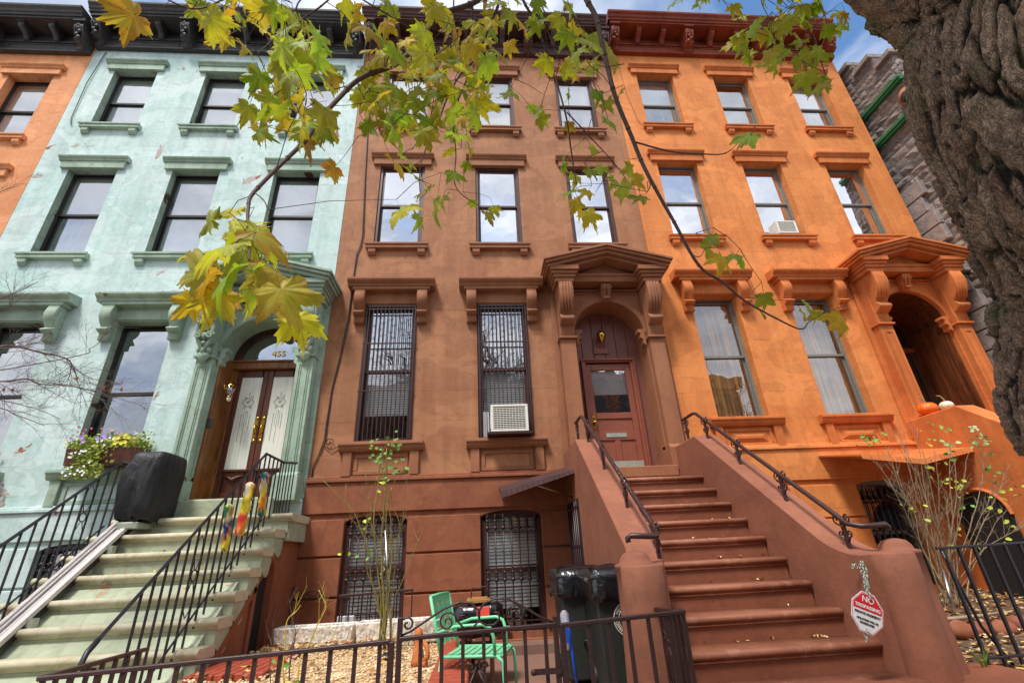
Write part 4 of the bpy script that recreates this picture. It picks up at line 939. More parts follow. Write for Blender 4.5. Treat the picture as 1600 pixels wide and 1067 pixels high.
b.tube([(.03,y,.62),(-.06,y,.66),(-.16,y,.72),(-.25,y,.765),(-.34,y,.775),(-.41,y,.75),(-.45,y,.70),(-.44,y,.655),(-.40,y,.63),(-.35,y,.63),(-.315,y,.66),(-.32,y,.695),(-.35,y,.70)],.007,5)
b.tube(spiral((-.885,y,.66),.045,1.3,14,'xz',math.pi,-1),.007,5); b.tube(spiral((-.64,y,.66),.06,1.6,18,'xz',0,1),.006,5); b.tube(spiral((-.21,y,.68),.06,1.6,18,'xz',math.pi,-1),.006,5)
part('scrollwork',b,M['iron_br'],g)
b=MB()
for q in(-1,1): b.tube(spiral((-.46+q*.035,y-.01,.42),.033,1.2,12,'xz',0,q),.006,5); b.tube([(-.46+q*.01,y-.01,.40),(-.46+q*.06,y-.01,.30),(-.46+q*.14,y-.01,.22)],.006,5)
b.sphere((-.46,y-.01,.44),.014); part('ornament',b,M['iron_br'],g)
b=MB(); b.box(-.12,.05,YF-.03,YF-.018,.36,.39); b.sphere((-.12,YF-.03,.375),.018); part('hinge_bar',b,M['iron_br'],g)
t=thing('iron_fence',(.5,YF,G0),'short brown iron fence with a scrolled return in front of the bins','fence')
rail(t,(.06,YF,.605),(.87,YF,.64)); rail(t,(.06,YF,-.19),(.87,YF,-.16)); rail(t,(.87,YF,.64),(.86,-3.42,.60)); rail(t,(.87,YF,-.16),(.86,-3.42,-.16))
b=MB(); b.box(.06,.095,YF-.02,YF+.02,G0,.61); part('post',b,M['iron_br'],t,.003); b=MB(); b.box(.845,.875,-3.44,-3.41,G0,.60); part('post',b,M['iron_br'],t,.003)
for i in range(1,6): picket(t,.095+i*.13+.02,YF,G0,.62)
for i in range(0,9): picket(t,.868,YF+.0+i*.087,G0,.63)
b=MB(); x=.86
for zc in(.46,.16):
    for q in(-1,1): b.tube(spiral((x,-3.85+q*.035,zc),.033,1.2,12,'yz',0,q),.007,5)
b.tube([(x,-3.85,.42),(x,-3.92,.3),(x,-3.87,.18)],.006,5); b.tube([(x,-3.85,.42),(x,-3.78,.3),(x,-3.83,.18)],.006,5); part('ornament',b,M['iron_br'],t)
t=thing('iron_fence',(5,-3.3,0),'black iron fence in front of the orange house garden','fence')
rail(t,(3.62,-3.3,.915),(9.0,-3.3,.97),.016,.01,'iron_bl'); rail(t,(3.66,-3.3,.09),(9.0,-3.3,.14),.016,.01,'iron_bl')
for i in range(30): picket(t,3.68+i*.15,-3.3,-.02,.915+.01*i*.15,.011,'iron_bl')
b=MB(); b.tube([(3.66,-3.3,.90),(3.8,-3.25,.3),(4.0,-3.2,.0)],.012,5); part('brace',b,M['iron_bl'],t)
b=MB(); b.tube(spiral((4.65,-3.28,.55),.09,1.3,14),.010,5); b.tube(spiral((4.83,-3.28,.55),.09,1.3,14,'xz',math.pi,-1),.010,5); part('ornament',b,M['iron_bl'],t)
t=thing('window_guard_rail',(-1.85,-.9,.2),'small dark iron railing behind the stone planters','railing')
rail(t,(-2.24,-.62,.66),(-1.30,-.62,.69),.014,.016); rail(t,(-2.24,-.62,.66),(-2.24,-.15,.60),.014,.016)
for i in range(9): picket(t,-2.22+i*.113,-.62,.16,.66+.003*i,.007)
for i in range(1,5): picket(t,-2.24,-.62+i*.1,.16,.65,.007)
b=MB()
for q in(-1,1): b.tube(spiral((-1.78+q*.06,-.63,.42),.05,1.6,16,'xz',0,q),.006,5); b.tube([(-1.78+q*.01,-.63,.24),(-1.78+q*.11,-.63,.36)],.005,4)
part('ornament',b,M['iron_br'],t)
b=MB(); b.tube([(-2.86+.15*(1-math.cos(a*math.pi/10)),-.16,.62+.10*math.sin(a*math.pi/10)) for a in range(11)],.009,5)
for q in(-1,1): b.tube(spiral((-2.71+q*.06,-.16,.66),.05,1.2,12,'xz',0,q),.007,5)
b.tube([(-3.0,-.16,.78),(-2.93,-.16,.66),(-2.8,-.16,.6),(-2.71,-.16,.66),(-2.62,-.16,.6),(-2.5,-.16,.62)],.008,5)
b.tube([(-3.0,-.16,.78),(-3.0,-.1,.2)],.009,5)
solo('iron_trellis',b,M['iron_br'],(-2.7,-.16,.2),'curly iron scroll leaning on the brown wall left of the basement window','trellis')
# ------------------------------------------------------------------ planters
def planter(x0,x1,y0,y1,z0,h,label):
    b=MB(); t=.03; e=.03
    def ring(z,g): return [(x0-g,y0-g,z),(x1+g,y0-g,z),(x1+g,y1+g,z),(x0-g,y1+g,z)]
    vs=ring(z0,-e)+ring(z0+h,0)+ring(z0+h,-t)+ring(z0+h-.05,-t-.01)
    fs=[(3,2,1,0)]+[(r*4+i,r*4+(i+1)%4,(r+1)*4+(i+1)%4,(r+1)*4+i) for r in range(3) for i in range(4)]+[(12,13,14,15)]
    b.add(vs,fs); t_=thing('planter',((x0+x1)/2,(y0+y1)/2,z0),label,'planter')
    part('trough',b,M['planter'],t_,.012)
    b=MB(); b.box(x0+.03,x1-.03,y0+.03,y1-.03,z0+h-.06,z0+h-.045); part('soil',b,M['soil'],t_)
planter(-2.86,-1.93,-1.05,-.72,.155,.225,'rough pale stone trough planter, left one by the stoop side')
planter(-1.90,-.90,-1.12,-.79,.16,.235,'rough pale stone trough planter, right one behind the rose bush')
b=MB(); b.box(-2.30,-2.08,-.42,-.38,.16,.42); solo('flood_light',b,M['tin'],(-2.2,-.4,.16),'small grey box behind the left stone planter','box',bevel=.01)
# brick edging
b=MB()
for i in range(26):
    yy=-3.95+i*.118; x0,x1=(-.82,-.53)
    b.prism([(yy,.05),(yy,.20),(yy+.02,.225),(yy+.085,.225),(yy+.105,.20),(yy+.105,.05)],'x',x0,x1)
b.box(-.81,-.54,-3.97,-.85,.0,.17)
solo('brick_edging',b,M['brick_red'],(-.67,-2.4,.0),'red terracotta brick border along the gravel bed','edging',bevel=.008)
b=MB()
for i in range(8): xx=-2.98+i*.085; b.prism([(xx,.15),(xx,.21),(xx+.075,.21),(xx+.075,.15)],'y',-2.6,-1.55)
solo('brick_edging',b,M['brick_red'],(-2.7,-2,.1),'red terracotta bricks at the far left corner of the gravel bed','edging',bevel=.008)
b=MB(); b.lathe([(.085,0),(.08,.05),(.06,.13),(.045,.18),(.05,.21),(.055,.25),(.04,.29),(.01,.31)],(-1.02,-2.35,.14),14,sq=(.75,.9)); b.tube([(-.98,-2.4,.36),(-.93,-2.43,.29),(-.92,-2.44,.22),(-.96,-2.43,.18)],[.022,.024,.022,.03],7); b.tube([(-1.0,-2.42,.16),(-.93,-2.46,.165)],.028,7)
solo('garden_figure',b,M['kraft'],(-1.02,-2.35,.14),'small orange brown terracotta figure behind the gate post','ornament')
# ------------------------------------------------------------------ chair
def chair():
    cx,cy,z=-.48,-2.92,-.125
    t=thing('garden_chair',(cx,cy,z),'mint green metal slatted armchair behind the gate','chair'); Mt=M['grn_chair']
    # chair faces +x ; back at left
    def W_(l,w,h): 
        a=math.radians(-14); x=l*math.cos(a)-w*math.sin(a); y=l*math.sin(a)+w*math.cos(a); return (cx+x,cy+y,z+h)
    hw=.25
    b=MB()
    for i in range(8):
        l=-.20+i*.058; 
        p=[W_(l,-hw+.02,.44),W_(l+.045,-hw+.02,.44),W_(l+.045,hw-.02,.44),W_(l,hw-.02,.44)]; q=[(a,c,d-.006) for a,c,d in p]; b.add(q+p,[(0,3,2,1),(4,5,6,7),(0,1,5,4),(1,2,6,5),(2,3,7,6),(3,0,4,7)])
    b.tube([W_(-.22,-hw,.435),W_(.24,-hw,.435),W_(.27,-hw+.03,.43),W_(.27,hw-.03,.43),W_(.24,hw,.435),W_(-.22,hw,.435)],.013,6); part('seat',b,Mt,t)
    b=MB()
    for i in range(6):
        h=.52+i*.058; l=lambda hh:-.22-(hh-.44)*.24
        p=[W_(l(h),-hw+.01,h),W_(l(h),hw-.01,h),W_(l(h+.045),hw-.01,h+.045),W_(l(h+.045),-hw+.01,h+.045)]; q=[(a+.006,c,d) for a,c,d in p]; b.add(p+q,[(0,3,2,1),(4,5,6,7),(0,1,5,4),(1,2,6,5),(2,3,7,6),(3,0,4,7)])
    for w in(-.10,.03,.16): 
        b.tube([W_(-.232,w,.50),W_(-.318,w,.85)],.008,4)
    for s in(-1,1): b.tube([W_(-.215,s*hw,.42),W_(-.32,s*hw,.865)],.014,6)
    b.tube([W_(-.32,-hw,.865),W_(-.322,0,.87),W_(-.32,hw,.865)],.013,6); part('backrest',b,Mt,t)
    for s in(-1,1):
        b=MB(); b.tube([W_(-.215,s*hw,.44),W_(-.25,s*hw,.2),W_(-.27,s*hw,0)],.013,6); part('leg',b,Mt,t)
        b=MB(); b.tube([W_(.24,s*hw,.435),W_(.285,s*hw,.40),W_(.29,s*hw,.3),W_(.30,s*hw,0)],.013,6); part('leg',b,Mt,t)
        b=MB(); b.tube([W_(-.255,s*(hw+.01),.60),W_(-.1,s*(hw+.015),.645),W_(.13,s*(hw+.015),.655),W_(.19,s*(hw+.012),.63),W_(.215,s*hw,.57),W_(.225,s*hw,.44)],.014,6); part('armrest',b,Mt,t)
chair()
# side table covered with black bag
t=thing('side_table',(-.46,-1.9,-.1),'low table draped in a black plastic bag beside the green chair','table')
b=MB()
for (x,y) in((-.6,-2.05),(-.32,-2.05),(-.6,-1.75),(-.32,-1.75)): b.box(x-.02,x+.02,y-.02,y+.02,-.1,.52)
b.box(-.63,-.29,-2.08,-1.72,.20,.22); part('frame',b,M['wood_dk'],t)
b=MB(); N=28
rings=[(.0,.58),(.22,.585),(.255,.57),(.27,.50),(.25,.42),(.27,.35),(.24,.30)]
for r,z in rings:
    for k in range(N):
        a=2*math.pi*k/N; n=noise.noise(Vector((math.cos(a)*2.4,math.sin(a)*2.4,z*6)))
        sq=1/max(abs(math.cos(a)),abs(math.sin(a)))**.6; rr=r*sq*(1+.14*n); b.v.append((-.46+math.cos(a)*rr,-1.9+math.sin(a)*rr*.9,z+.02*n)); b.col.append((1,1,1,1))
for i in range(len(rings)-1):
    for k in range(N): b.f.append((i*N+k,i*N+(k+1)%N,(i+1)*N+(k+1)%N,(i+1)*N+k)); b.sm.append(True); b.mi.append(0)
part('bag_cover',b,M['plastic'],t)
t=thing('wicker_basket',(-.44,-1.95,.59),'small wicker tray with a handle on the bagged table','basket')
b=MB(); b.box(-.57,-.33,-2.08,-1.85,.60,.635); b.box(-.55,-.35,-2.06,-1.87,.635,.645); part('tray',b,M['wicker'],t,.01)
b=MB(); b.tube([(-.53,-2.04,.63),(-.52,-2.04,.74),(-.36,-2.04,.75),(-.35,-2.04,.63)],.008,5); part('handle',b,M['fr_maroon'],t)
b=MB(); b.box(-.47,-.34,-2.20,-2.19,.475,.575); o=solo('paper_tag',b,M['redtag'],(-.41,-2.2,.5),'orange red paper tag on the black bag of the table','tag',bevel=.004)
b=MB(); b.lathe([(.10,0),(.13,.03),(.14,.10),(.12,.16),(.125,.17)],(-.52,-1.1,-.1),16); solo('clay_pot',b,M['brown_low'],(-.52,-1.1,-.1),'brown clay bowl on the areaway floor behind the chair','pot')
# ------------------------------------------------------------------ bins
def wheelie(cx,cy,z,label,emblem):
    t=thing('rubbish_bin',(cx,cy,z),label,'bin')
    b=MB(); w0,w1,d0,d1,h=.19,.235,.22,.28,.92
    vs=[(cx-w0,cy-d0,z+.04),(cx+w0,cy-d0,z+.04),(cx+w0,cy+d0,z+.04),(cx-w0,cy+d0,z+.04),(cx-w1,cy-d1,z+h),(cx+w1,cy-d1,z+h),(cx+w1,cy+d1,z+h),(cx-w1,cy+d1,z+h)]
    b.add(vs,[(0,3,2,1),(4,5,6,7),(0,1,5,4),(1,2,6,5),(2,3,7,6),(3,0,4,7)]); b.box(cx-w1-.015,cx+w1+.015,cy-d1-.015,cy+d1+.015,z+h-.05,z+h-.0)
    part('body',b,M['bin'],t,.015)
    b=MB(); b.prism([(cy-d1-.03,z+h+.002),(cy-d1-.02,z+h+.04),(cy,z+h+.085),(cy+d1+.02,z+h+.07),(cy+d1+.04,z+h+.002)],'x',cx-w1-.03,cx+w1+.03); part('lid',b,M['binlid'],t,.012)
    b=MB(); N=40; R_=[(.0,.115),(.7,.10),(.98,.06),(1.06,.0),(1.05,-.08),(1.09,-.14),(1.02,-.17)]
    for r,dz in R_:
        for k in range(N):
            a=2*math.pi*k/N; n=noise.noise(Vector((math.cos(a)*3+cx,math.sin(a)*3,dz*9))); n2=noise.noise(Vector((math.cos(a)*9,math.sin(a)*9,dz*22)))
            q=1/max(abs(math.cos(a)),abs(math.sin(a))); q=min(q,1.3); rr=r*(1+.03*n+.012*n2)
            b.v.append((cx+math.cos(a)*rr*q*(w1+.02),cy+math.sin(a)*rr*q*(d1+.02),z+h+dz+.02*n2-(.05*max(0,n) if dz<-.1 else 0))); b.col.append((1,1,1,1))
    for i in range(len(R_)-1):
        for k in range(N): b.f.append((i*N+k,i*N+(k+1)%N,(i+1)*N+(k+1)%N,(i+1)*N+k)); b.sm.append(True); b.mi.append(0)
    part('bin_bag',b,M['plastic'],t)
    for s in(-1,1):
        b=MB(); b.lathe([(.09,-.02),(.1,-.01),(.1,.01),(.09,.02)],(cx+s*.2,cy+d0+.02,z+.1),16,'x'); part('wheel',b,M['rubber'],t)
    b=MB(); b.tube([(cx-.03,cy-d0-.03,z+.34),(cx-.03,cy-d0-.07,z+.37),(cx+.03,cy-d0-.07,z+.37),(cx+.03,cy-d0-.03,z+.34)],.012,5); part('latch',b,M['rubber'],t)
    if emblem:
        fy=lambda zz:cy-(d0+(d1-d0)*(zz-z-.04)/(h-.04))-.004; ex,ez=cx+.05,z+.60
        b=MB()
        for rr,th in((.135,.004),(.092,.0025)): b.tube([(ex+rr*math.cos(a*math.pi/24),fy(ez+rr*math.sin(a*math.pi/24)),ez+rr*math.sin(a*math.pi/24)) for a in range(49)],th,4)
        b.box(ex-.004,ex+.004,fy(ez)-.004,fy(ez)+.002,ez-.08,ez+.075); b.sphere((ex,fy(ez)-.0,ez+.078),(.012,.005,.012),8,6)
        for s in(-1,1):
            for k in range(7):
                a=math.radians(20+k*9); l=.075-k*.004; x0,z0=ex+s*.006,ez+.045-k*.008
                b.tube([(x0,fy(z0)-.002,z0),(x0+s*l*.6*math.cos(a)*1,fy(z0)-.002,z0+l*.45*math.sin(a)),(x0+s*l*math.cos(a*.6),fy(z0)-.002,z0+.02-k*.006)],.0028,4)
            b.tube([(ex+s*.02*math.sin(q*.9),fy(ez)-.003,ez+.03-q*.012) for q in range(9)],.0028,4)
        em=part('emblem',b,M['white'],t)
        off=wl(t)
        def arc_text(word,a0,a1,rad,flip):
            n=len(word)
            for i,ch in enumerate(word):
                if ch==' ': continue
                a=a0+(a1-a0)*(i+.5)/n; rot=ROTF@Matrix.Rotation(a-math.pi/2+(math.pi if flip else 0),3,'Z')
                x,zz=ex+rad*math.cos(a),ez+rad*math.sin(a)
                yield text('letters',ch,.034,M['white'],(x,fy(zz)-.001,zz),rot,em,.001)
        obs=list(arc_text('NEW YORK CITY',math.radians(158),math.radians(22),.114,False))+list(arc_text('DEPARTMENT OF SANITATION',math.radians(190),math.radians(350),.114,True))
        # merge letters into one mesh
        bm=bmesh.new()
        for o in obs: bm.from_mesh(o.data)
        me=bpy.data.meshes.new('lettering'); bm.to_mesh(me); bm.free(); me.materials.append(M['white'])
        for o in obs: bpy.data.objects.remove(o)
        link('lettering',me,em)
    return t
wheelie(.82,-2.66,-.125,'black bagged rubbish bin with a round white emblem beside the stoop post',True)
wheelie(.61,-2.02,-.125,'black bagged rubbish bin without an emblem, behind the emblem bin',False)
t=thing('broom',(.37,-2.75,-.12),'blue plastic broom wrapped in a clear bag beside the bins','broom')
b=MB(); b.tube([(.395,-2.75,-.10),(.375,-2.72,.2),(.36,-2.7,.5)],.014,6); part('handle',b,M['blue'],t)
b=MB()
for i,(r,z) in enumerate(((.015,.24),(.035,.28),(.04,.38),(.045,.46),(.04,.52),(.02,.55))): 
    for k in range(12): a=k*math.pi/6; n=noise.noise(Vector((math.cos(a)*2,math.sin(a)*2,z*8))); b.v.append((.335+math.cos(a)*r*(1+.3*n),-2.70+math.sin(a)*r,z)); b.col.append((1,1,1,1))
for i in range(5):
    for k in range(12): b.f.append((i*12+k,i*12+(k+1)%12,(i+1)*12+(k+1)%12,(i+1)*12+k)); b.sm.append(True); b.mi.append(0)
part('clear_bag',b,M['clearbag'],t)
b=MB(); b.box(.325,.355,-2.76,-2.755,.30,.44); part('label_print',b,M['blue'],t)
b=MB(); b.box(-.24,-.02,-.10,-.06,.10,.16); solo('cleaning_box',b,M['tin'],(-.13,-.08,.1),'blue and white carton on the sill of the right basement window','box',bevel=.005)
# ------------------------------------------------------------------ no trespassing sign + chain
t=thing('warning_sign',(2.84,-3.72,.5),'red and white octagonal no trespassing sign chained to the right handrail','sign')
ctr=aty(1355,957,-3.72); sr=.118
def tilt(u,v,d=0):
    a=math.radians(-23); c_,s_=math.cos(a),math.sin(a); return Vector((ctr.x+u*c_-v*s_,-3.72+d,ctr.z+u*s_+v*c_))
def octo(r,sy=1.18): return [(r*math.cos(math.pi/8+k*math.pi/4)/math.cos(math.pi/8),sy*r*math.sin(math.pi/8+k*math.pi/4)/math.cos(math.pi/8)) for k in range(8)]
def plate(name,poly,mat,d0,d1,par):
    b=MB(); n=len(poly); vs=[tilt(u,v,d0) for u,v in poly]+[tilt(u,v,d1) for u,v in poly]
    b.add(vs,[tuple(range(n)),tuple(range(2*n-1,n-1,-1))]+[(i,(i+1)%n,n+(i+1)%n,n+i) for i in range(n)]); return part(name,b,M[mat],par)
pb=plate('board',octo(sr),'signwhite',-.002,.002,t)
top=[(u,v) for u,v in octo(sr-.012)]; O_=octo(sr-.012); cut=.035
poly=[O_[7],O_[0],O_[1],O_[2],O_[3],O_[4]]; poly=[p for p in O_ if p[1]>0]; xl=min(p[0] for p in O_); poly=[(-xl,.012)]+poly+[(xl,.012)]
plate('red_panel',poly,'red',-.0035,-.0022,pb)
b=MB(); O2=octo(sr-.006); b.tube([tilt(u,v,-.003) for u,v in O2+[O2[0]]],.0016,4); part('red_border',b,M['red'],pb)
rt=Matrix.Rotation(math.radians(23),3,'Y')@ROTF
for w,sz,v,mt in(('NO',.058,.088,'signwhite'),('TRESPASSING',.032,.036,'signwhite'),('PRIVATE PROPERTY',.0222,-.012,'ink'),('VIOLATORS WILL BE',.0175,-.053,'ink'),('PROSECUTED',.0175,-.078,'ink')):
    text('lettering',w,sz,M[mt],tilt(0,v,-.0045),rt,pb,.0006,bold=.0009)
b=MB()
ptc=[aty(1345,880,-3.5),aty(1350,900,-3.6),aty(1352,915,-3.68),Vector(tilt(-.0,.125,-.01))]
def chain(b,pts,n):
    for i in range(n):
        t_=i/(n-1)*(len(pts)-1); k=min(int(t_),len(pts)-2); p=Vector(pts[k]).lerp(Vector(pts[k+1]),t_-k)+Vector((U_(-.008,.008),U_(-.008,.008),0)); ax=Vector((1,0,0)) if i%2 else Vector((0,1,0))
        b.tube([p+ax*.012*math.cos(a)+Vector((0,0,.020*math.sin(a))) for a in [q*math.pi/4 for q in range(9)]],.0042,5,False)
chain(b,ptc,13); chain(b,[p+Vector((.022,0,0)) for p in ptc[:3]],8)
a_=aty(1341,884,-3.4); chain(b,[a_+Vector((-.05,0,0)),a_+Vector((0,-.05,.0)),a_+Vector((.07,0,.01)),a_+Vector((.14,.04,.01))],10)
chain(b,[tilt(0,-.13,0),tilt(.005,-.18,0)],3); part('chain',b,M['steeldull'],t)
# ------------------------------------------------------------------ pumpkins
def pumpkin(c,r,mat,label,sq=.75):
    t=thing('pumpkin',c,label,'pumpkin'); b=MB(); N=40; K=12
    for i in range(K+1):
        p=math.pi*i/K-math.pi/2
        for k in range(N): a=2*math.pi*k/N; rr=r*math.cos(p)**.8*(1+.07*abs(math.cos(a*4.5))-.04) if math.cos(p)>1e-4 else 0; b.v.append((c[0]+rr*math.cos(a),c[1]+rr*math.sin(a),c[2]+r*sq*(1+math.sin(p))-.02*r*(1 if i==K else 0))); b.col.append((1,1,1,1))
    for i in range(K):
        for k in range(N): b.f.append((i*N+k,i*N+(k+1)%N,(i+1)*N+(k+1)%N,(i+1)*N+k)); b.sm.append(True); b.mi.append(0)
    part('fruit',b,M[mat],t); b=MB(); z=c[2]+r*sq*2; b.tube([(c[0],c[1],z-.03),(c[0],c[1],z+.03),(c[0]-.04,c[1],z+.09),(c[0]-.10,c[1],z+.10)],[.018,.012,.010,.008],6); part('stem',b,M['stem'],t)
pumpkin((7.16,-.42,2.862),.145,'pump','orange pumpkin on the cheek wall of the orange stoop')
pumpkin((7.17,-.74,2.862),.095,'gourd','small white pumpkin beside the orange pumpkin')
# ------------------------------------------------------------------ flower box on mint house
t=thing('flower_box',(-5.97,-.2,2.5),'brown window box of purple, white and yellow petunias on the mint house','flower box')
b=MB(); 
for (x0,x1) in((-6.40,-5.93),(-5.91,-5.42)): b.prism([(-.36,2.50),(-.40,2.74),(-.37,2.74),(-.34,2.71),(-.10,2.71),(-.08,2.74),(-.05,2.74),(-.08,2.50)],'x',x0,x1)
part('trough',b,M['fr_maroon'] if False else M['wood'],t,.01)
b=MB(); 
for i in range(3000):
    if R()<.72: x,y,z=U_(-6.42,-5.42),U_(-.42,-.05),2.74+abs(random.gauss(0,.09))
    else: x,y,z=random.gauss(-6.05,.12),U_(-.46,-.38),U_(2.30,2.76)
    r=U_(.014,.036); g=U_(.6,1.3); b.c=(.26*g,.36*g,.05*g,1) if R()<.55 else (.52*g,.54*g,.10*g,1); d=Vector((U_(-1,1),U_(-1,1),U_(-.3,1))).normalized(); e=d.orthogonal().normalized(); f_=d.cross(e)*.6
    p=Vector((x,y,z)); b.add([p-e*r,p+f_*r,p+e*r,p-f_*r],[(0,1,2,3)])
b.c=(1,1,1,1); fo=part('foliage',b,M['attr'],t)
b=MB()
def flower(b,p,r,c,n=5):
    for k in range(n):
        a=2*math.pi*k/n; q=Vector((math.cos(a),-.25,math.sin(a)))*r; s_=Vector((-math.sin(a),0,math.cos(a)))*r*.6
        b.c=c; b.add([p,p+q*.6-s_*.9,p+q,p+q*.6+s_*.9],[(0,1,2,3)])
cols=[((.42,.28,.75,1),6,(-6.3,-5.6),(2.78,2.90),.028),((.85,.85,.9,1),24,(-6.25,-5.95),(2.32,2.68),.016),((.85,.70,.06,1),10,(-5.72,-5.52),(2.76,2.90),.026),((.75,.1,.4,1),9,(-6.3,-5.5),(2.90,3.05),.015),((.80,.78,.9,1),6,(-6.1,-5.7),(2.75,2.88),.018)]
for c,n,xr,zr,r in cols:
    for i in range(n): b=MB(); flower(b,Vector((U_(*xr),U_(-.52,-.46),U_(*zr))),r*1.15,c); b.c=(1,1,1,1); part('flower',b,M['attr'],t)
t=thing('flower_box',(-8.0,-.2,2.5),'window box with pink flowers at the far left window of the mint house','flower box'); b=MB(); b.box(-8.5,-7.6,-.38,-.08,2.5,2.72); part('trough',b,M['wood'],t,.01)
b=MB()
for i in range(300):
    x,y,z=U_(-8.45,-7.55),U_(-.42,-.05),2.72+abs(random.gauss(0,.07)); r=U_(.012,.03); g=U_(.6,1.2); b.c=(.2*g,.34*g,.05*g,1) if i%6 else (.7,.1,.4,1); d=Vector((U_(-1,1),U_(-1,1),U_(-.3,1))).normalized(); e=d.orthogonal().normalized(); f_=d.cross(e)*.6; p=Vector((x,y,z)); b.add([p-e*r,p+f_*r,p+e*r,p-f_*r],[(0,1,2,3)])
b.c=(1,1,1,1); part('foliage',b,M['attr'],t)
# ------------------------------------------------------------------ stair lift
t=thing('stair_lift',(-4.88,-1.5,1),'black covered stair lift parked at the top of the mint stoop','stair lift')
x=-4.93; b=MB(); a=Vector((0,-.62,1.86)); c=Vector((0,-3.9,-.95)); d=(c-a).normalized(); n=Vector((0,d.z,-d.y))
for (w0,w1,h0,h1) in((-.12,-.075,0,.05),(-.062,-.035,0,.04),(.0,.03,0,.04),(.042,.10,0,.05)):
    vs=[Vector((x+w,0,0))+q+n*h for q in(a,c) for w,h in((w0,h0),(w1,h0),(w1,h1),(w0,h1))]; b.add(vs,[(0,1,2,3),(7,6,5,4),(0,4,5,1),(1,5,6,2),(2,6,7,3),(3,7,4,0)])
part('rail_track',b,M['alu'],t,.004); b=MB()
for (w0,w1,h0,h1) in((-.12,-.03,-.06,-.002),(.0,.10,-.06,-.002)):
    vs=[Vector((x+w,0,0))+q+n*h for q in(a,c) for w,h in((w0,h0),(w1,h0),(w1,h1),(w0,h1))]; b.add(vs,[(0,1,2,3),(7,6,5,4),(0,4,5,1),(1,5,6,2),(2,6,7,3),(3,7,4,0)])
part('rail_base',b,M['fr_black'],t)
b=MB(); 
for q in(.18,.42,.66): p=a.lerp(c,q); b.box(x+.10,x+.16,p.y-.05,p.y+.02,p.z-.16,p.z-.0)
part('bracket',b,M['steeldull'],t)
b=MB(); N=44; prof=[(1.62,.92,.92),(1.66,1,1),(1.85,1.0,.98),(2.05,.97,.95),(2.25,1.0,.95),(2.42,1.0,.92),(2.49,.96,.88),(2.52,.8,.74),(2.53,0,0)]
cx_,cy_=-4.82,-.74
for zi,(z,sx_,sy_) in enumerate(prof):
    for k in range(N):
        a_=2*math.pi*k/N; q=min(1/max(abs(math.cos(a_)),abs(math.sin(a_))),1.3); n_=noise.noise(Vector((math.cos(a_)*2.2,math.sin(a_)*2.2,z*1.2)))+.9*(abs(noise.noise(Vector((math.cos(a_)*4.5+z*.8,math.sin(a_)*4.5,z*1.3))))*2-.6)
        f_=1+.13*n_*(1.4 if z<2.3 else .6); b.v.append((cx_+math.cos(a_)*q*.205*sx_*f_+(.02 if z>2.2 else 0),cy_+math.sin(a_)*q*.33*sy_*f_,z+(.03*n_ if z<1.7 else 0)+.06*math.sin(a_)*(-1)*(z<1.7))); b.col.append((1,1,1,1))
for i in range(len(prof)-1):
    for k in range(N): b.f.append((i*N+k,i*N+(k+1)%N,(i+1)*N+(k+1)%N,(i+1)*N+k)); b.sm.append(True); b.mi.append(0)
part('nylon_cover',b,M['nylon'],t)
b=MB(); b.box(-4.95,-4.70,-1.05,-.55,1.55,1.63); part('carriage',b,M['steeldull'],t,.01)
# ------------------------------------------------------------------ knitted figures on the railing
def bundle(u,v0,v1,w,cols,label):
    p0=aty(u[0],v0,-1.35); p0=Vector((-3.26,p0.y,p0.z))
    def onx(uu,vv): r=ray(uu,vv); q=CP+r*((-3.16-CP.x)/r.x); return q
    A_,B_=onx(u[0],v0),onx(u[1],v1); t=thing('hanging_scarf',B_,label,'scarf'); b=MB(); N=14; K=22
    for i in range(K+1):
        f_=i/K; c=A_.lerp(B_,f_)
        for k in range(N):
            a=2*math.pi*k/N; n=noise.noise(Vector((math.cos(a)*2+u[0],math.sin(a)*2,f_*7))); rr=w*(1+.5*n)*(1 if 0<i<K else .3)
            cc=cols[int((f_*5+n*1.3+a*.4)*1.0)%len(cols)]; b.c=cc+(1,); b.v.append((c.x+math.cos(a)*rr*.8,c.y+math.sin(a)*rr,c.z)); b.col.append(b.c)
    for i in range(K):
        for k in range(N): b.f.append((i*N+k,i*N+(k+1)%N,(i+1)*N+(k+1)%N,(i+1)*N+k)); b.sm.append(True); b.mi.append(0)
    part('cloth',b,M['attr'],t)
rd,ye,gr,bl,cr,org,wh=(.75,.05,.02),(.75,.62,.02),(.03,.20,.08),(.03,.05,.25),(.6,.5,.25),(.75,.25,.03),(.6,.58,.5)
bundle(((359),(352)),787,862,.05,[org,ye,gr,cr,bl],'orange and green patterned scarf bundle tied low on the black railing')
bundle(((392),(374)),753,838,.06,[rd,org,wh,ye,ye],'red, white and yellow scarf bundle in the middle of the black railing')
bundle(((415),(408)),737,808,.055,[org,gr,bl,cr,ye],'orange, blue and green scarf bundle nearest the mint door')
# ------------------------------------------------------------------ stone building at right
b=MB(); z=-.5; X0=9.45
def blk(y0,y1,z0,z1):
    g=U_(.75,1.15); t_=random.choice([(.23,.195,.17),(.20,.175,.165),(.27,.22,.185),(.17,.15,.145),(.29,.26,.24)]); b.c=tuple(k*g for k in t_)+(1,)
    e=.012; d=U_(.008,.032); ny,nz=4,3; vs=[]
    for j in range(nz+1):
        for i in range(ny+1):
            ed=(i in(0,ny)) or (j in(0,nz)); vs.append((X0-(.0 if ed else d*U_(.4,1.5)),y0+e+(y1-y0-2*e)*i/ny,z0+e+(z1-z0-2*e)*j/nz))
    b.add(vs,[(j*(ny+1)+i,j*(ny+1)+i+1,(j+1)*(ny+1)+i+1,(j+1)*(ny+1)+i) for j in range(nz) for i in range(ny)])
def ztop(y): return 12.35 if y>-.12 else (11.9 if y>-.65 else 11.42)
r=0
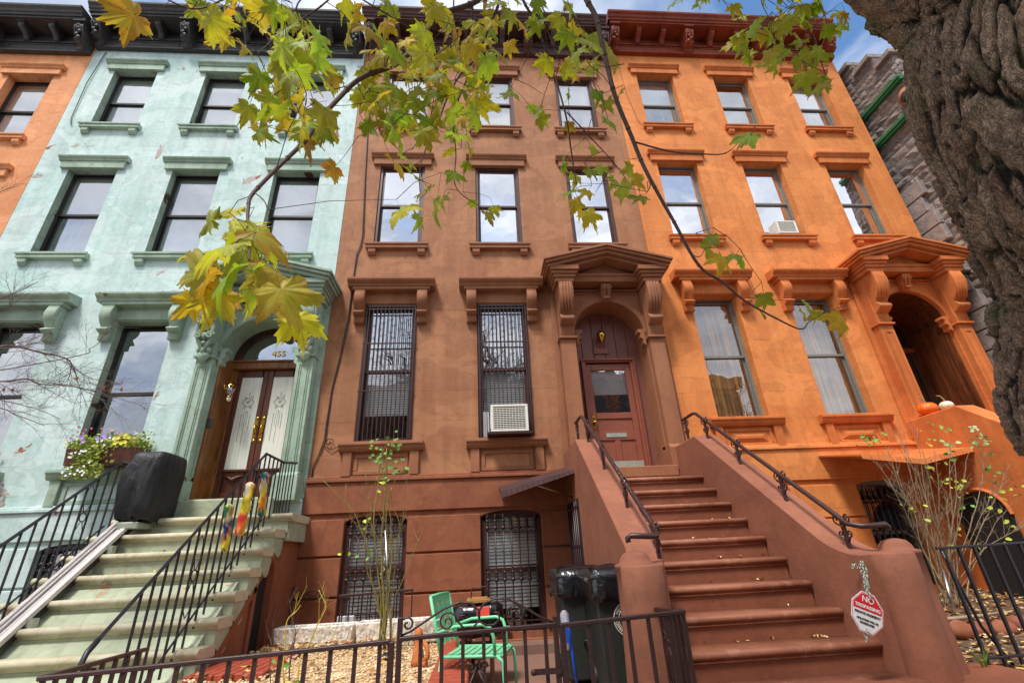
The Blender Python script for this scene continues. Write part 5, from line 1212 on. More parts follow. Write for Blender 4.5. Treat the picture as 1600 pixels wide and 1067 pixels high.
while z<12.3:
    h=U_(.14,.24); y=2.0
    while y>-1.0:
        l=min(U_(.2,.5),y+1.03)
        if z+h<ztop(y-l*.5)+.05: blk(y-l,y,z,z+h)
        y-=l
    z+=h
SW=True
z=-.5
while z<11.2:
    h=U_(.14,.24); y=0.0
    while y<3.2: l=U_(.2,.5); k0=len(b.v); blk(y,y+l,z,z+h); b.v[k0:]=[(X0+q[1],-1.03+(q[0]-X0),q[2]) for q in b.v[k0:]]; y+=l
    z+=h
b.c=(.16,.13,.12,1)
b.box(X0+.001,18,-.12,9,-.5,12.33); b.box(X0+.001,18,-.65,-.12,-.5,11.86); b.box(X0+.001,18,-1.03,-.65,-.5,11.4); pass
t=thing('stone_building',(12,0,-.4),'dark rough stone building with green copper bands at the right','building')
part('wall',b,M['stone'],t)
for (y0,y1,zz,xe) in((-.14,1.2,12.33,.5),(-.66,-.12,11.88,.5),(-1.10,-.64,11.42,4)):
    b=MB(); b.c=(.30,.26,.24,1); b.box(X0-.09,X0+xe,y0,y1,zz,zz+.13); part('coping',b,M['stone'],t,.01)
for zz in(9.68,10.64):
    b=MB(); b.box(X0-.13,X0+.0,-1.03,1.0,zz,zz+.09); b.box(X0-.10,X0,-1.03,1.0,zz-.06,zz-.002); part('copper_band',b,M['copper'],t,.01)
b=MB(); b.lathe([(.17,-.03),(.17,.06)],(X0-.06,-.92,10.12),20,'x',(1.0,1.3)); part('arched_vent',b,M['brown'],t); b=MB(); b.lathe([(.11,-.05),(.11,.0)],(X0-.05,-.92,10.10),20,'x',(1,1.3)); part('vent_shade_disc',b,M['dark'],t)  # dark disc set proud of the vent, painted shade of its hole
b=MB(); z=3.0; b.c=(.3,.26,.24,1)
while z<8.2: b.box(X0-.13,X0,-.35 if int(z*3)%2 else -.25,.6,z,z+.38); z+=.4
b.c=(1,1,1,1); part('quoin',b,M['stone'],t,.015)
# ------------------------------------------------------------------ maple tree
def grow(b,p,d,L,r,lev,spread=.5,kids=3,grav=.0,seg=4):
    n=4; pts=[p]; q=p.copy(); dd=d.normalized()
    for i in range(n):
        dd=(dd+Vector((U_(-1,1),U_(-1,1),U_(-1,1)))*.13+Vector((0,0,grav))).normalized(); q=q+dd*L/n; pts.append(q.copy())
    b.tube(pts,[r*(1-.45*i/n) for i in range(n+1)],seg,False)
    if lev<=0: return
    for k in range(kids):
        t=U_(.25,1); i=min(int(t*n),n-1); s_=pts[i].lerp(pts[i+1],t*n-i); e=dd.orthogonal(); e.rotate(Matrix.Rotation(U_(0,6.28),3,dd)); nd=(dd+e*U_(spread*.6,spread*1.5)).normalized()
        grow(b,s_,nd,L*U_(.45,.8),r*.62,lev-1,spread,kids,grav,max(3,seg-1))
T=thing('maple_tree',(2.75,-5.9,-.4),'big rough barked maple whose yellowing leafy twigs hang over the view','tree')
axis=[(at(2070,1500,2.3),.62),(at(1985,1050,2.25),.52),(at(1865,760,2.2),.46),(at(1776,620,2.2),.455),(at(1738,440,2.2),.425),(at(1664,270,2.2),.42),(at(1606,120,2.25),.43),(at(1590,-20,2.3),.45),(at(1450,-170,2.4),.46),(at(1400,-330,2.5),.40)]
def catm(P,n):
    out=[]
    for i in range(len(P)-1):
        p0,p1,p2,p3=P[max(i-1,0)],P[i],P[i+1],P[min(i+2,len(P)-1)]
        for k in range(n):
            t=k/n; f=lambda a,b_,c,d:.5*((2*b_)+(-a+c)*t+(2*a-5*b_+4*c-d)*t*t+(-a+3*b_-3*c+d)*t**3)
            out.append((f(p0[0],p1[0],p2[0],p3[0]),f(p0[1],p1[1],p2[1],p3[1])))
    out.append(P[-1]); return out
AX=catm(axis,52); SEG=340
b=MB(); ridge=[]; CC=[]; a_=Vector((1,0,0))
zacc=0
for i,(c,r) in enumerate(AX):
    d=(AX[min(i+1,len(AX)-1)][0]-AX[max(i-1,0)][0]).normalized(); a_=(a_-d*a_.dot(d)).normalized(); e_=d.cross(a_)
    if i: zacc+=(c-AX[i-1][0]).length
    for k in range(SEG):
        t=2*math.pi*k/SEG; n_=a_*math.cos(t)+e_*math.sin(t)
        q=Vector((math.cos(t)*r*15,math.sin(t)*r*15,zacc*4.6)); q+=Vector((noise.noise(q*.5),noise.noise(q*.5+Vector((9,0,0))),noise.noise(q*.5+Vector((0,7,0)))))*1.3+Vector((noise.noise(q*2),noise.noise(q*2+Vector((3,3,3))),noise.noise(q*2+Vector((6,1,3)))))*.3
        q=Vector((q.x*.72,q.y*.72,q.z*.78)); ds,pp=noise.voronoi(q); d2,_=noise.voronoi(Vector((q.x*2.9,q.y*2.9,q.z*1.9))); r2=min(1,(d2[1]-d2[0])/.2); rg=min(1,max(0,(ds[1]-ds[0])/.16)); rg=rg*rg*(3-2*rg); c0=pp[0]; rnd=noise.cell(c0*7.3+Vector((.5,.5,.5))); rnd2=noise.cell(c0*5.1+Vector((3.5,.5,9.5)))
        til=(q.z-c0.z)*(.010+.016*rnd2)+(q.x-c0.x)*.012*(rnd-.5)
        big=noise.noise(Vector((math.cos(t)*1.3,math.sin(t)*1.3,zacc*.9)))*.05; fl=noise.noise(q*2.3)*.014+noise.noise(q*5)*.009+noise.noise(q*11)*.005
        fl+=(.026*(rnd-.5)+til+.011*r2)*rg; CC.append(rnd2)
        b.v.append(tuple(c+n_*(r+.034*rg-.03+big+fl))); b.col.append((1,1,1,1)); ridge.append(min(1,max(0,rg*(.35+.55*r2)+fl*4)))
for i in range(len(AX)-1):
    for k in range(SEG): b.f.append((i*SEG+k,i*SEG+(k+1)%SEG,(i+1)*SEG+(k+1)%SEG,(i+1)*SEG+k)); b.sm.append(True); b.mi.append(0)
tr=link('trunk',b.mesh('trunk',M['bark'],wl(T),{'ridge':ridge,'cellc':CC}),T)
# limbs above the frame
BRS=[]   # samples (point,radius)
def limb(pts,r0,r1,seg=8,name='branch',mat='twig',reg=True,wob=0.0):
    P=[(Vector(p),0.) for p in pts]; S_=[p for p,_ in catm(P,6)]; n=len(S_)
    S_=[p+Vector((noise.noise(p*6),noise.noise(p*6+Vector((5,5,5))),noise.noise(p*6+Vector((9,1,5)))))*wob for p in S_]
    rr=[r0+(r1-r0)*i/(n-1) for i in range(n)]; b=MB(); b.tube(S_,rr,seg)
    for k in range(4,n-2,5):
        b.sphere(tuple(S_[k]),(rr[k]*1.35,)*3,6,4)
    part(name,b,M[mat],T)
    if reg:
        for i in range(n-1):
            for q in(0,.5): BRS.append(S_[i].lerp(S_[i+1],q))
    return S_
top=AX[-30][0]
L1=limb([AX[-46][0],Vector((1.1,-6.2,4.1)),Vector((.5,-6.25,4.15)),Vector((-.2,-6.25,4.0)),Vector((-.9,-6.2,4.05)),Vector((-1.7,-6.1,4.3))],.12,.03,10,reg=False)
L2=limb([AX[-40][0],Vector((1.6,-6.2,4.9)),Vector((1.5,-6.0,5.2)),Vector((1.1,-5.95,5.3))],.10,.04,10,reg=False)
def px(*P): return [at(u,v,d) for u,v,d in P]
def near(L,p): return min(L,key=lambda q:(q-p).length)
def branch(P,r0,r1,L=L1,up=True,wob=.006):
    pts=px(*P)
    if up: q=near(L,pts[0]+Vector((0,0,.5))); pts=[q,q.lerp(pts[0],.55)+Vector((0,0,.08))]+pts
    return limb(pts,r0,r1,6,wob=wob)
branch([(752,-5,2.2),(682,28,2.1),(652,71,2.0),(619,101,1.9),(562,124,1.8),(525,157,1.7),(480,214,1.52),(450,247,1.42),(397,300,1.3),(387,330,1.22),(388,375,1.12),(390,408,1.05)],.016,.0022)
branch([(912,-8,2.15),(932,30,2.1),(945,86,2.05),(960,150,2.0),(990,225,1.95),(1012,274,1.9),(1046,334,1.85),(1092,414,1.8),(1130,440,1.8),(1175,477,1.8),(1245,513,1.8),(1262,503,1.8)],.014,.002)
branch([(990,223,1.95),(1060,238,1.9),(1120,243,1.85),(1142,234,1.8)],.004,.002,up=False)
branch([(945,104,2.03),(975,99,2.0)],.003,.0015,up=False); branch([(1012,274,1.9),(1015,290,1.88),(1010,300,1.88)],.003,.0015,up=False)
branch([(815,-5,2.3),(836,37,2.3),(862,105,2.3),(885,187,2.2),(896,259,2.2),(900,290,2.15)],.009,.002)
branch([(840,-5,2.5),(870,49,2.5),(907,97,2.5),(937,150,2.45),(950,185,2.4)],.005,.0015)
branch([(885,176,2.2),(919,210,2.2),(960,255,2.2),(985,290,2.2)],.004,.0015,up=False)
branch([(780,-5,2.3),(765,41,2.3),(746,82,2.3),(741,94,2.3),(712,127,2.25),(679,202,2.2),(658,255,2.1),(656,300,2.0)],.009,.002)
branch([(739,-5,2.4),(737,49,2.4),(741,94,2.35),(746,150,2.3),(748,212,2.3)],.008,.0015)
branch([(709,-5,2.4),(705,75,2.35),(694,124,2.35),(675,176,2.3),(645,235,2.25)],.006,.0015)
branch([(735,110,2.3),(709,180,2.3),(712,244,2.3),(712,292,2.3),(742,319,2.3),(765,330,2.3)],.004,.0012,up=False)
branch([(640,45,2.1),(560,-5,2.0),(500,-40,2.0)],.004,.003,up=False)
branch([(520,-5,1.7),(470,30,1.65),(430,60,1.6),(400,85,1.55)],.005,.0015)
branch([(472,-5,1.6),(470,40,1.6),(470,85,1.55)],.004,.0015)
branch([(562,124,1.8),(545,133,1.78),(490,145,1.65)],.003,.0015,up=False)
branch([(380,-20,1.5),(350,0,1.5),(300,15,1.45),(240,-10,1.4)],.004,.002)
branch([(397,300,1.3),(415,320,1.25),(420,345,1.2)],.002,.0012,up=False); branch([(388,345,1.15),(375,375,1.0),(345,400,.95),(330,410,.93)],.002,.0012,up=False)
branch([(1085,400,1.8),(1095,400,1.8),(1102,385,1.8)],.002,.001,up=False)
branch([(1190,-10,2.9),(1200,30,2.85),(1210,70,2.8)],.005,.0015,L2); branch([(1275,-10,2.9),(1290,30,2.85),(1285,70,2.8),(1270,100,2.7)],.005,.0015,L2); branch([(1240,-10,3.0),(1225,20,2.95),(1180,45,2.9),(1165,60,2.9)],.004,.0015,L2)
branch([(860,120,2.3),(850,150,2.3),(845,170,2.3)],.002,.001,up=False); branch([(950,270,2.1),(930,300,2.1)],.002,.001,up=False)
b=MB()
random.seed(21)
for i in range(15):
    a_=U_(1.9,5.3); grow(b,Vector((1.0,-6.9,5.2))+Vector((U_(-.3,.3),U_(-.4,0),U_(-.2,.8))),Vector((math.cos(a_)*1.0-.3,-abs(math.sin(a_))*.9-.15,U_(.5,1.3))),U_(1.6,2.6),.05,4,.6,3,.03)
part('crown',b,M['twig'],T)
random.seed(33)
TAB=[(0,1.0),(5,.85),(9,.87),(13,.67),(18,.64),(24,.57),(30,.62),(36,.72),(40,.80),(44,.82),(48,.96),(53,.84),(58,.83),(63,.70),(70,.60),(77,.51),(84,.52),(92,.58),(98,.57),(104,.68),(110,.56),(118,.50),(128,.42),(140,.37),(152,.34),(165,.25),(180,.09)]
T3=[]
for i_ in range(len(TAB)-1): (a0_,r0_),(a1_,r1_)=TAB[i_],TAB[i_+1]; T3+=[TAB[i_],((a0_+a1_)/2,(r0_+r1_)/2*(.94 if i_%2 else 1.03))]
TAB=T3+[TAB[-1]]
OUT=[(-a,r) for a,r in TAB[:0:-1]]+TAB   # -180..180
VEI={0,48,-48,104,-104}
TS=[.16,.38,.6,.82,1.0]
LV=MB(); LVe=[]
PAL={'g':((.20,.32,.02),(.34,.42,.03)),'y':((.48,.47,.03),(.64,.52,.03)),'o':((.52,.38,.04),(.38,.22,.03)),'l':((.38,.48,.05),(.48,.52,.05))}
def leaf(p,tip,nor,s,kind,curl=None):
    tip=tip.normalized(); nor=(nor-tip*nor.dot(tip)).normalized(); sd=tip.cross(nor)
    c1,c2=PAL[kind]; k_=R(); base=[c1[i]+(c2[i]-c1[i])*k_ for i in range(3)]; base=[x*U_(.8,1.2) for x in base]
    edge=[.40,.20,.04] if R()<.6 else [base[0]*1.25,base[1]*1.0,base[2]]; es=U_(.25,.9); sp=U_(.85,1.15)
    cu=curl if curl is not None else U_(.1,.9); cw=U_(-.2,.5); ph=U_(0,6); ja=[U_(.90,1.1) for _ in OUT]; jb=U_(.8,1.15); off=len(LV.v)
    LV.c=tuple(base)+(1,)
    vs=[]; cs=[]; ve=[]
    def put(u,v,z,c,w): vs.append(p+(sd*u+tip*v+nor*z)*s); cs.append(tuple(c)+(1,)); ve.append(w)
    put(0,0,0,base,1)
    for t in TS:
        for i,(a,r) in enumerate(OUT):
            an=math.radians(a)*1.0; rr=r*t*(ja[i] if t==1 else 1)*(1 if abs(a)<20 else jb)
            u,v=math.sin(an)*rr*sp,math.cos(an)*rr
            z=-cu*(v*v)*.7-cw*u*u*.8+.07*math.sin(an*5+ph)*t*t+.03*math.sin(an*11+ph)*t*t-(0.05 if a in VEI else 0)*t
            w=max(0,(t-.45)/.55)**1.5*es*(.5+.5*math.sin(an*2.3+ph)); 
            put(u,v,z,[base[j]*(1-w)+edge[j]*w for j in range(3)],1 if a in VEI and t<.95 else 0)
    n=len(OUT); fs=[(0,1+i,2+i) for i in range(n-1)]
    for q in range(len(TS)-1):
        for i in range(n-1): a=1+q*n+i; fs.append((a,a+n,a+n+1,a+1))
    LV.add(vs,fs,True); LV.col[off:]=cs; LVe.extend(ve)
TW=MB(); PEND=[]
def hang(u,v,spx,kind,d=None,tipdir=None,face=None,curl=None):
    s=.112*U_(.92,1.1); d=d or s*1.35*730/spx*.78
    d=min(d,3.0); s=spx*d/730/1.5
    c=at(u,v,d); td=tipdir or Vector((U_(-.8,.8),U_(-.5,.5),U_(-1.2,-.15))); td.normalize()
    nv=face or Vector((U_(-1.1,1.1),-U_(.25,1),U_(-.6,1.1))); p=c-td*s*.35
    leaf(p,td,nv,s,kind,curl)
    PEND.append((p,td))
D=Vector
big=[(338,385,100,'l',D((-.9,0,-.15))),(318,345,70,'l',D((-1,0,.2))),(312,455,105,'o',D((-.55,0,-1))),(345,440,105,'g',D((-.7,0,-.6))),(300,430,90,'l',D((-1,0,-.2))),(378,355,70,'y',D((.3,0,.6))),(420,372,95,'o',D((.8,0,-.2))),(405,375,80,'y',D((.3,0,-1))),(385,440,85,'g',D((-.35,0,-.9))),(405,440,80,'g',D((.4,0,-.9))),(438,440,95,'o',D((.45,0,-1))),(450,470,105,'l',D((.5,0,-1))),(355,330,60,'y',D((-1,0,.1))),(335,480,90,'y',D((-.2,0,-1)))]
big+=[(290,480,60,'y',D((-.5,0,-.8))),(300,395,60,'l',D((-.8,0,.2))),(365,400,70,'g',D((-.2,0,-.6))),(425,485,70,'l',D((.2,0,-1))),(470,510,70,'y',D((.5,0,-1))),(395,470,60,'g',D((0,0,-1))),(360,475,60,'o',D((-.1,0,-1)))]
for u,v,s,k,td in big: hang(u,v,s,k,tipdir=td+D((U_(-.15,.15),U_(-.3,.3),U_(-.1,.1))),face=D((U_(-1.3,1.3),-U_(.25,1),U_(-.5,.9))),curl=U_(.5,1.2))
lst=[(190,25,75,'o'),(178,8,55,'y'),(335,40,60,'y'),(341,60,55,'l'),(322,28,50,'y'),(385,75,38,'o'),(356,15,45,'o'),(430,20,50,'g'),(410,45,45,'y'),(440,90,72,'l'),(480,120,75,'g'),(400,130,60,'g'),(425,165,62,'l'),(465,155,65,'y'),(410,190,55,'y'),(430,175,60,'g'),(385,178,52,'g'),(475,195,60,'l'),(505,185,62,'l'),(470,212,68,'o'),(485,235,55,'o'),(515,125,50,'o'),(516,268,34,'o'),(500,60,58,'l'),(455,70,55,'l'),(540,55,50,'o'),(560,25,45,'y'),(575,45,48,'o'),(535,15,45,'g'),(500,95,60,'l'),(450,120,66,'g'),
(565,150,48,'y'),(572,160,44,'l'),(590,95,45,'g'),(600,190,50,'g'),(625,215,55,'g'),(648,205,50,'g'),(625,185,46,'g'),(640,250,40,'l'),(622,262,55,'y'),(650,275,40,'g'),(628,330,60,'y'),(680,330,62,'g'),(655,345,40,'g'),(660,300,45,'g'),(690,315,36,'g'),(705,210,34,'g'),(700,235,34,'y'),(712,275,36,'g'),(735,235,28,'y'),(728,262,26,'g'),(742,185,56,'g'),(752,170,48,'y'),(765,340,36,'g'),(775,330,26,'y'),(738,320,20,'g'),(700,100,45,'o'),(715,60,46,'o'),(790,150,30,'g'),(805,148,26,'g'),
(760,135,26,'y'),(840,178,32,'g'),(850,190,28,'g'),(832,170,22,'g'),(885,115,22,'g'),(897,124,22,'o'),(888,150,24,'g'),(890,200,26,'o'),(905,228,18,'y'),(930,235,24,'g'),(935,150,34,'g'),(950,165,34,'g'),(955,190,38,'g'),(965,150,34,'g'),(925,270,36,'g'),(940,262,34,'g'),(900,280,30,'y'),(880,265,26,'g'),(885,300,32,'g'),(905,325,46,'y'),(925,340,46,'y'),(915,300,34,'y'),(985,270,40,'y'),(1000,285,36,'y'),(975,300,44,'g'),(998,310,40,'g'),(962,288,36,'g'),(878,255,24,'g'),
(900,85,50,'g'),(925,65,48,'g'),(905,110,44,'g'),(885,60,40,'g'),(868,35,36,'l'),(820,40,38,'y'),(850,95,36,'g'),(835,20,30,'y'),
(1110,378,40,'g'),(1108,395,38,'g'),(1128,410,52,'y'),(1160,408,28,'g'),(1145,402,36,'g'),(1165,218,48,'g'),(1195,472,34,'g'),(1190,488,34,'g'),(1262,478,28,'l'),(1258,492,26,'l'),(1275,496,28,'l'),(1308,505,44,'y'),(1322,512,24,'o')]
for u,v,s,k in lst: hang(u,v,s,k)
def fill(n,ur,vr,sr,kinds,keep=lambda u,v:True):
    i=0
    while i<n:
        u,v=U_(*ur),U_(*vr)
        if not keep(u,v): continue
        hang(u,v,U_(*sr),random.choice(kinds)); i+=1
fill(64,(560,765),(0,215),(34,52),'ggyylloyy',lambda u,v:(v<60) or (u-660)**2/110**2+(v-110)**2/120**2<1)
fill(14,(690,770),(20,200),(34,46),'yyoly'); fill(14,(575,690),(95,215),(38,52),'ggl')
fill(24,(400,560),(0,240),(42,62),'glyl',lambda u,v:abs(u-460)<60 and v>20); fill(9,(300,480),(-5,30),(34,46),'yogl')
fill(24,(760,960),(-5,110),(28,42),'gylyg')
fill(22,(1140,1250),(-5,95),(24,36),'gllyg'); fill(18,(1240,1330),(-5,70),(24,34),'gylg'); fill(10,(1150,1240),(40,105),(26,36),'ggl'); fill(11,(1240,1300),(85,140),(28,42),'ggg')
hang(1322,27,22,'o',2.6)
fill(8,(1040,1130),(-10,8),(20,30),'gl')
LV.c=(1,1,1,1); fo=link('foliage',LV.mesh('foliage',M['leaf'],wl(T),{'vein':LVe}),T)
BR0=[]
for q in BRS:
    if q.z<1+1.95*(q.y+7.6)+.6: BR0.append(q)
left=[[p,td,min(BR0,key=lambda x:(x-p).length),None] for p,td in PEND]; TWS=[]
while left:
    k=min(range(len(left)),key=lambda i:(left[i][0]-left[i][2]).length); p,td,q,gi=left.pop(k); L_=(p-q).length
    if gi is None: gi=MB(); TWS.append(gi)
    pet=p-td*min(.06,L_*.4)+Vector((0,0,min(.03,L_*.2))); m_=q.lerp(pet,.5)+Vector((U_(-.08,.08),U_(-.08,.08),.03))*L_
    gi.tube([q,m_,pet,p],[x*min(1,(p-CP).length/2.3) for x in (.0020,.0017,.0013,.001)],4,False)
    for w in left:
        for c in(pet,m_):
            if (w[0]-c).length<(w[0]-w[2]).length: w[2]=c; w[3]=gi
for g_ in TWS: part('twig',g_,M['twig'],T)
# ------------------------------------------------------------------ bare twig trees and bushes
t=thing('bare_tree',(-6.4,-3.2,-.5),'bare fine twigged small tree in front of the mint house at the left edge','tree')
b=MB(); tk=[Vector((-6.4,-3.2,-.5)),Vector((-6.35,-3.2,.6)),Vector((-6.3,-3.15,1.6)),Vector((-6.35,-3.1,2.6)),Vector((-6.5,-3.0,3.6))]; b.tube(tk,[.07,.06,.05,.04,.02],8); part('trunk',b,M['greytwig'],t)
b=MB()
def lb(P,d,r,kid=14,L=.42,lev=3):
    pts=[at(u,v,d+q*.05) for q,(u,v) in enumerate(P)]; q=min(tk,key=lambda k:(k-pts[0]).length); S_=[p for p,_ in catm([(x,0.) for x in [q]+pts],4)]; n=len(S_)
    b.tube(S_,[r*(1-.7*i/n) for i in range(n)],5)
    for i in range(kid):
        t_=U_(.15,1); k=min(int(t_*(n-1)),n-2); dd=(S_[k+1]-S_[k]).normalized(); e=Vector((U_(-1,1),U_(-1,1),U_(-1,1)))
        grow(b,S_[k],(dd+e*.7),L*U_(.5,1.1),r*.28,lev,.55,3,.02)
lb([(-60,560),(0,542),(28,542),(64,551),(103,560),(114,574),(120,589)],4.4,.014); lb([(103,560),(140,545),(157,534)],4.6,.006,8,.3,2)
lb([(-60,590),(0,596),(41,592),(62,600),(105,602),(150,611)],4.3,.012); lb([(-60,700),(-10,640),(30,650),(70,665)],4.3,.008,10); lb([(-60,480),(-10,470),(30,455),(60,440)],4.5,.008,8,.35,2)
lb([(-50,330),(0,300),(30,290)],4.6,.006,6,.22,2); lb([(-60,520),(-10,490),(15,480),(20,460)],4.4,.007,9,.3,2); lb([(-50,620),(0,625),(60,640),(95,655)],4.35,.006,8,.3,2)
part('crown',b,M['greytwig'],t)
b=MB()
for (u,v) in((120,588),(6,605),(162,602),(173,606),(190,605),(20,606)):
    p=at(u,v,4.5); b.c=(.30,.11,.035,1); b.add([p,p+Vector((.018,0,-.01)),p+Vector((.012,.01,-.045)),p+Vector((-.012,0,-.03))],[(0,1,2,3)])
b.c=(1,1,1,1); part('dry_leaves',b,M['attr'],t)
def smallleaves(b,p,n,sp,sz,col):
    for i in range(n):
        q=p+Vector((random.gauss(0,sp),random.gauss(0,sp),random.gauss(0,sp))); d=Vector((U_(-1,1),U_(-.5,.5),U_(-.6,.4))).normalized(); nn=Vector((U_(-.6,.6),-1,U_(-.2,1))); s_=d.cross(nn).normalized(); r=U_(*sz); g=U_(.7,1.2)
        b.c=(col[0]*g,col[1]*g,col[2]*g,1); m_=q+d*r
        nr=nn.normalized()*r*.15
        b.add([q,q+d*r*.35+s_*r*.33+nr,q+d*r*.75+s_*r*.28+nr,m_,q+d*r*.75-s_*r*.28+nr,q+d*r*.35-s_*r*.33+nr,q+d*r*.55],[(0,1,6),(1,2,6),(2,3,6),(3,4,6),(4,5,6),(5,0,6)],True)
def bush(name,y0,base,canes,mats,label,leaves,spreadb=.06,tw=5,pole=None):
    t=thing(name,aty(base[0],base[1],y0),label,'bush'); b=MB(); B0=aty(base[0],base[1],y0)
    for P,r in canes:
        dy=U_(-.22,.22); pts=[B0+Vector((U_(-spreadb,spreadb),U_(-spreadb,spreadb),0))]
        for j,(u,v) in enumerate(P): pts.append(aty(u,v,y0+dy*(j+1)/len(P)))
        S_=[p for p,_ in catm([(x,0.) for x in pts],5)]; S_=[p+Vector((noise.noise(p*5),0,noise.noise(p*5+Vector((4,4,4)))))*.02 for p in S_]; n=len(S_); b.tube(S_,[r*(1-.6*i/n) for i in range(n)],5)
        for i in range(tw):
            k=random.randint(n//3,n-2); dd=(S_[k+1]-S_[k]).normalized(); grow(b,S_[k],dd+Vector((U_(-1,1),U_(-.6,.6),U_(-.2,.8)))*.9,U_(.08,.26),r*.35,1,.5,2,.02)
    part('canes',b,M[mats],t); b=MB()
    for u,v,n,sp,c in leaves: smallleaves(b,aty(u,v,y0+U_(-.15,.15)),n,sp,(.04,.075),c)
    b.c=(1,1,1,1)
    if leaves: part('leaves',b,M['attr'],t)
    return t
gL=(.16,.32,.05); yL=(.42,.50,.05)
t=bush('rose_bush',-1.85,(600,1012),[([(592,900),(585,820),(590,760),(598,700)],.012),([(608,920),(612,840),(605,770),(592,720)],.010),([(598,920),(596,840),(602,780),(604,700)],.014),([(585,930),(575,860),(560,815),(545,790),(505,750)],.009),([(612,930),(622,850),(630,800),(636,740)],.007),([(590,940),(570,870),(575,800),(570,740)],.007),([(616,940),(640,880),(650,850),(660,830)],.006),([(603,930),(606,860),(603,810),(612,760)],.012),([(594,930),(588,860),(580,800),(588,745)],.008),([(606,900),(625,830),(612,780),(620,720)],.006)],'cane','tall nearly bare rose bush in front of the left basement window of the brown house',
 [(600,700,12,.07,gL),(588,712,10,.06,gL),(620,728,8,.06,gL),(605,745,7,.06,gL),(597,760,5,.03,yL),(570,812,4,.03,yL),(610,690,6,.07,gL),(568,872,5,.05,gL),(532,872,3,.03,yL),(628,735,4,.03,gL)])
b=MB(); b.tube([aty(602,828,-1.8),aty(612,1003,-1.8)],.013,8); part('stake',b,M['steel'],t)
b=MB(); p=aty(600,870,-1.85); b.tube([p+Vector((.02*math.sin(q*1.3),-.03,-.02*q)) for q in range(10)],.007,5); part('tie',b,M['white'],t)
b=MB(); b.lathe([(.075,0),(.085,.05),(.07,.05),(.06,.03)],tuple(aty(603,1030,-1.95)),16); part('pot',b,M['rubber'],t)
bush('sapling',-3.25,(442,1085),[([(444,1030),(446,993),(450,967),(461,956),(469,944)],.007)],'cane_y','thin yellow stemmed sapling at the left of the gravel bed',[(441,1040,3,.02,gL)],.01,2)
bush('sapling',-3.3,(462,1085),[([(468,1045),(472,1027),(487,989),(502,959),(508,944),(499,922)],.007)],'cane_y','taller yellow stemmed sapling right of the thin one',[(462,1062,3,.02,gL)],.01,4)
bush('sapling',-3.1,(455,1075),[([(455,1030),(458,1000),(460,985),(455,960)],.006),([(460,1000),(470,980)],.004)],'twig','red brown bare sapling between the two yellow saplings',[],.01,4)
bush('sapling',-3.0,(420,1080),[([(422,1040),(421,1010),(418,995)],.005)],'twig','tiny bare brown sapling at the left end of the stone planter',[],.01,4)
rc=[]
for (u,v) in((1385,700),(1400,735),(1410,690),(1432,668),(1402,655),(1460,700),(1485,690),(1492,720),(1515,700),(1430,730),(1450,760),(1505,760),(1540,705),(1555,770),(1590,780),(1600,820),(1370,720),(1420,760),(1480,780),(1570,740),(1440,700),(1408,770)):
    m_=(1492+(u-1492)*.42+U_(-14,14),870+U_(-10,10)); m2=(1492+(u-1492)*.75+U_(-8,8),v*.55+870*.45-10); rc.append(([m_,m2,(u,v)],U_(.005,.009)))
bush('rose_bush',-2.1,(1490,948),rc,'cane_b','large tangled bare rose bush behind the black iron fence',[(1492,690,9,.08,(.35,.5,.2)),(1530,690,12,.08,(.35,.5,.2)),(1525,672,8,.05,(.4,.55,.3)),(1475,668,5,.05,gL),(1352,687,7,.06,gL),(1370,680,4,.05,gL),(1500,760,10,.06,yL),(1458,725,8,.04,yL),(1470,750,6,.05,yL),(1595,770,9,.06,yL),(1510,790,6,.05,gL),(1560,790,6,.05,yL),(1345,690,4,.05,gL),(1480,705,5,.05,gL),(1430,800,5,.06,yL),(1545,740,8,.08,gL),(1450,690,6,.06,yL),(1585,830,7,.08,yL),(1520,840,6,.08,yL)],.13,13)
b=MB()
for i in range(9):
    a=U_(-1,1); p=Vector((3.62,-3.32,.0)); b.tube([p,p+Vector((a*.04-.05,-.05,.09)),p+Vector((a*.12-.1,-.08,.16+.05*R()))],[.008,.006,.001],4)
solo('weed',b,M['grass'],(3.62,-3.32,0),'small green weed at the foot of the right newel post','plant')
# rocks edging in orange yard
for i,(u,v,r,y) in enumerate(((1437,962,.09,-2.1),(1462,985,.14,-2.3),(1495,985,.15,-2.35),(1528,985,.16,-2.3),(1565,985,.15,-2.25),(1597,975,.14,-2.2),(1425,1003,.10,-2.6))):
    c=aty(u,v,y); b=MB(); b.sphere((c.x,c.y,c.z),(r*1.25,r*.8,r*.62),12,8); b.v=[tuple(Vector(q)+Vector((noise.noise(Vector(q)*7),noise.noise(Vector(q)*7+Vector((3,3,3))),noise.noise(Vector(q)*7+Vector((7,1,3)))))*.05) for q in b.v]
    solo('garden_rock',b,M['brown_step'] if i%2 else M['brown_low'],tuple(c),['small rock by the right newel post','dark rock, second from the post in the yard edging','reddish rock, third in the yard edging','large reddish rock below the rose canes','rock, second from the right frame edge in the yard edging','rock at the right frame edge of the yard edging','flat rock lowest by the newel post'][i],'rock','rocks edging the orange yard')
b=MB(); b.tube([aty(1425,972,-2.4),aty(1470,968,-2.4),aty(1530,962,-2.3),aty(1560,957,-2.3)],[.02,.022,.018,.012],6); solo('fallen_branch',b,M['twig_pale'],tuple(aty(1480,968,-2.4)),'pale dead branch lying across the yard rocks','branch')
b=MB(); b.tube([aty(1473,890,-2.2),aty(1492,960,-2.3)],.016,8); solo('garden_stake',b,M['steel'],tuple(aty(1492,960,-2.3)),'slanted grey metal stake in the orange yard','stake')
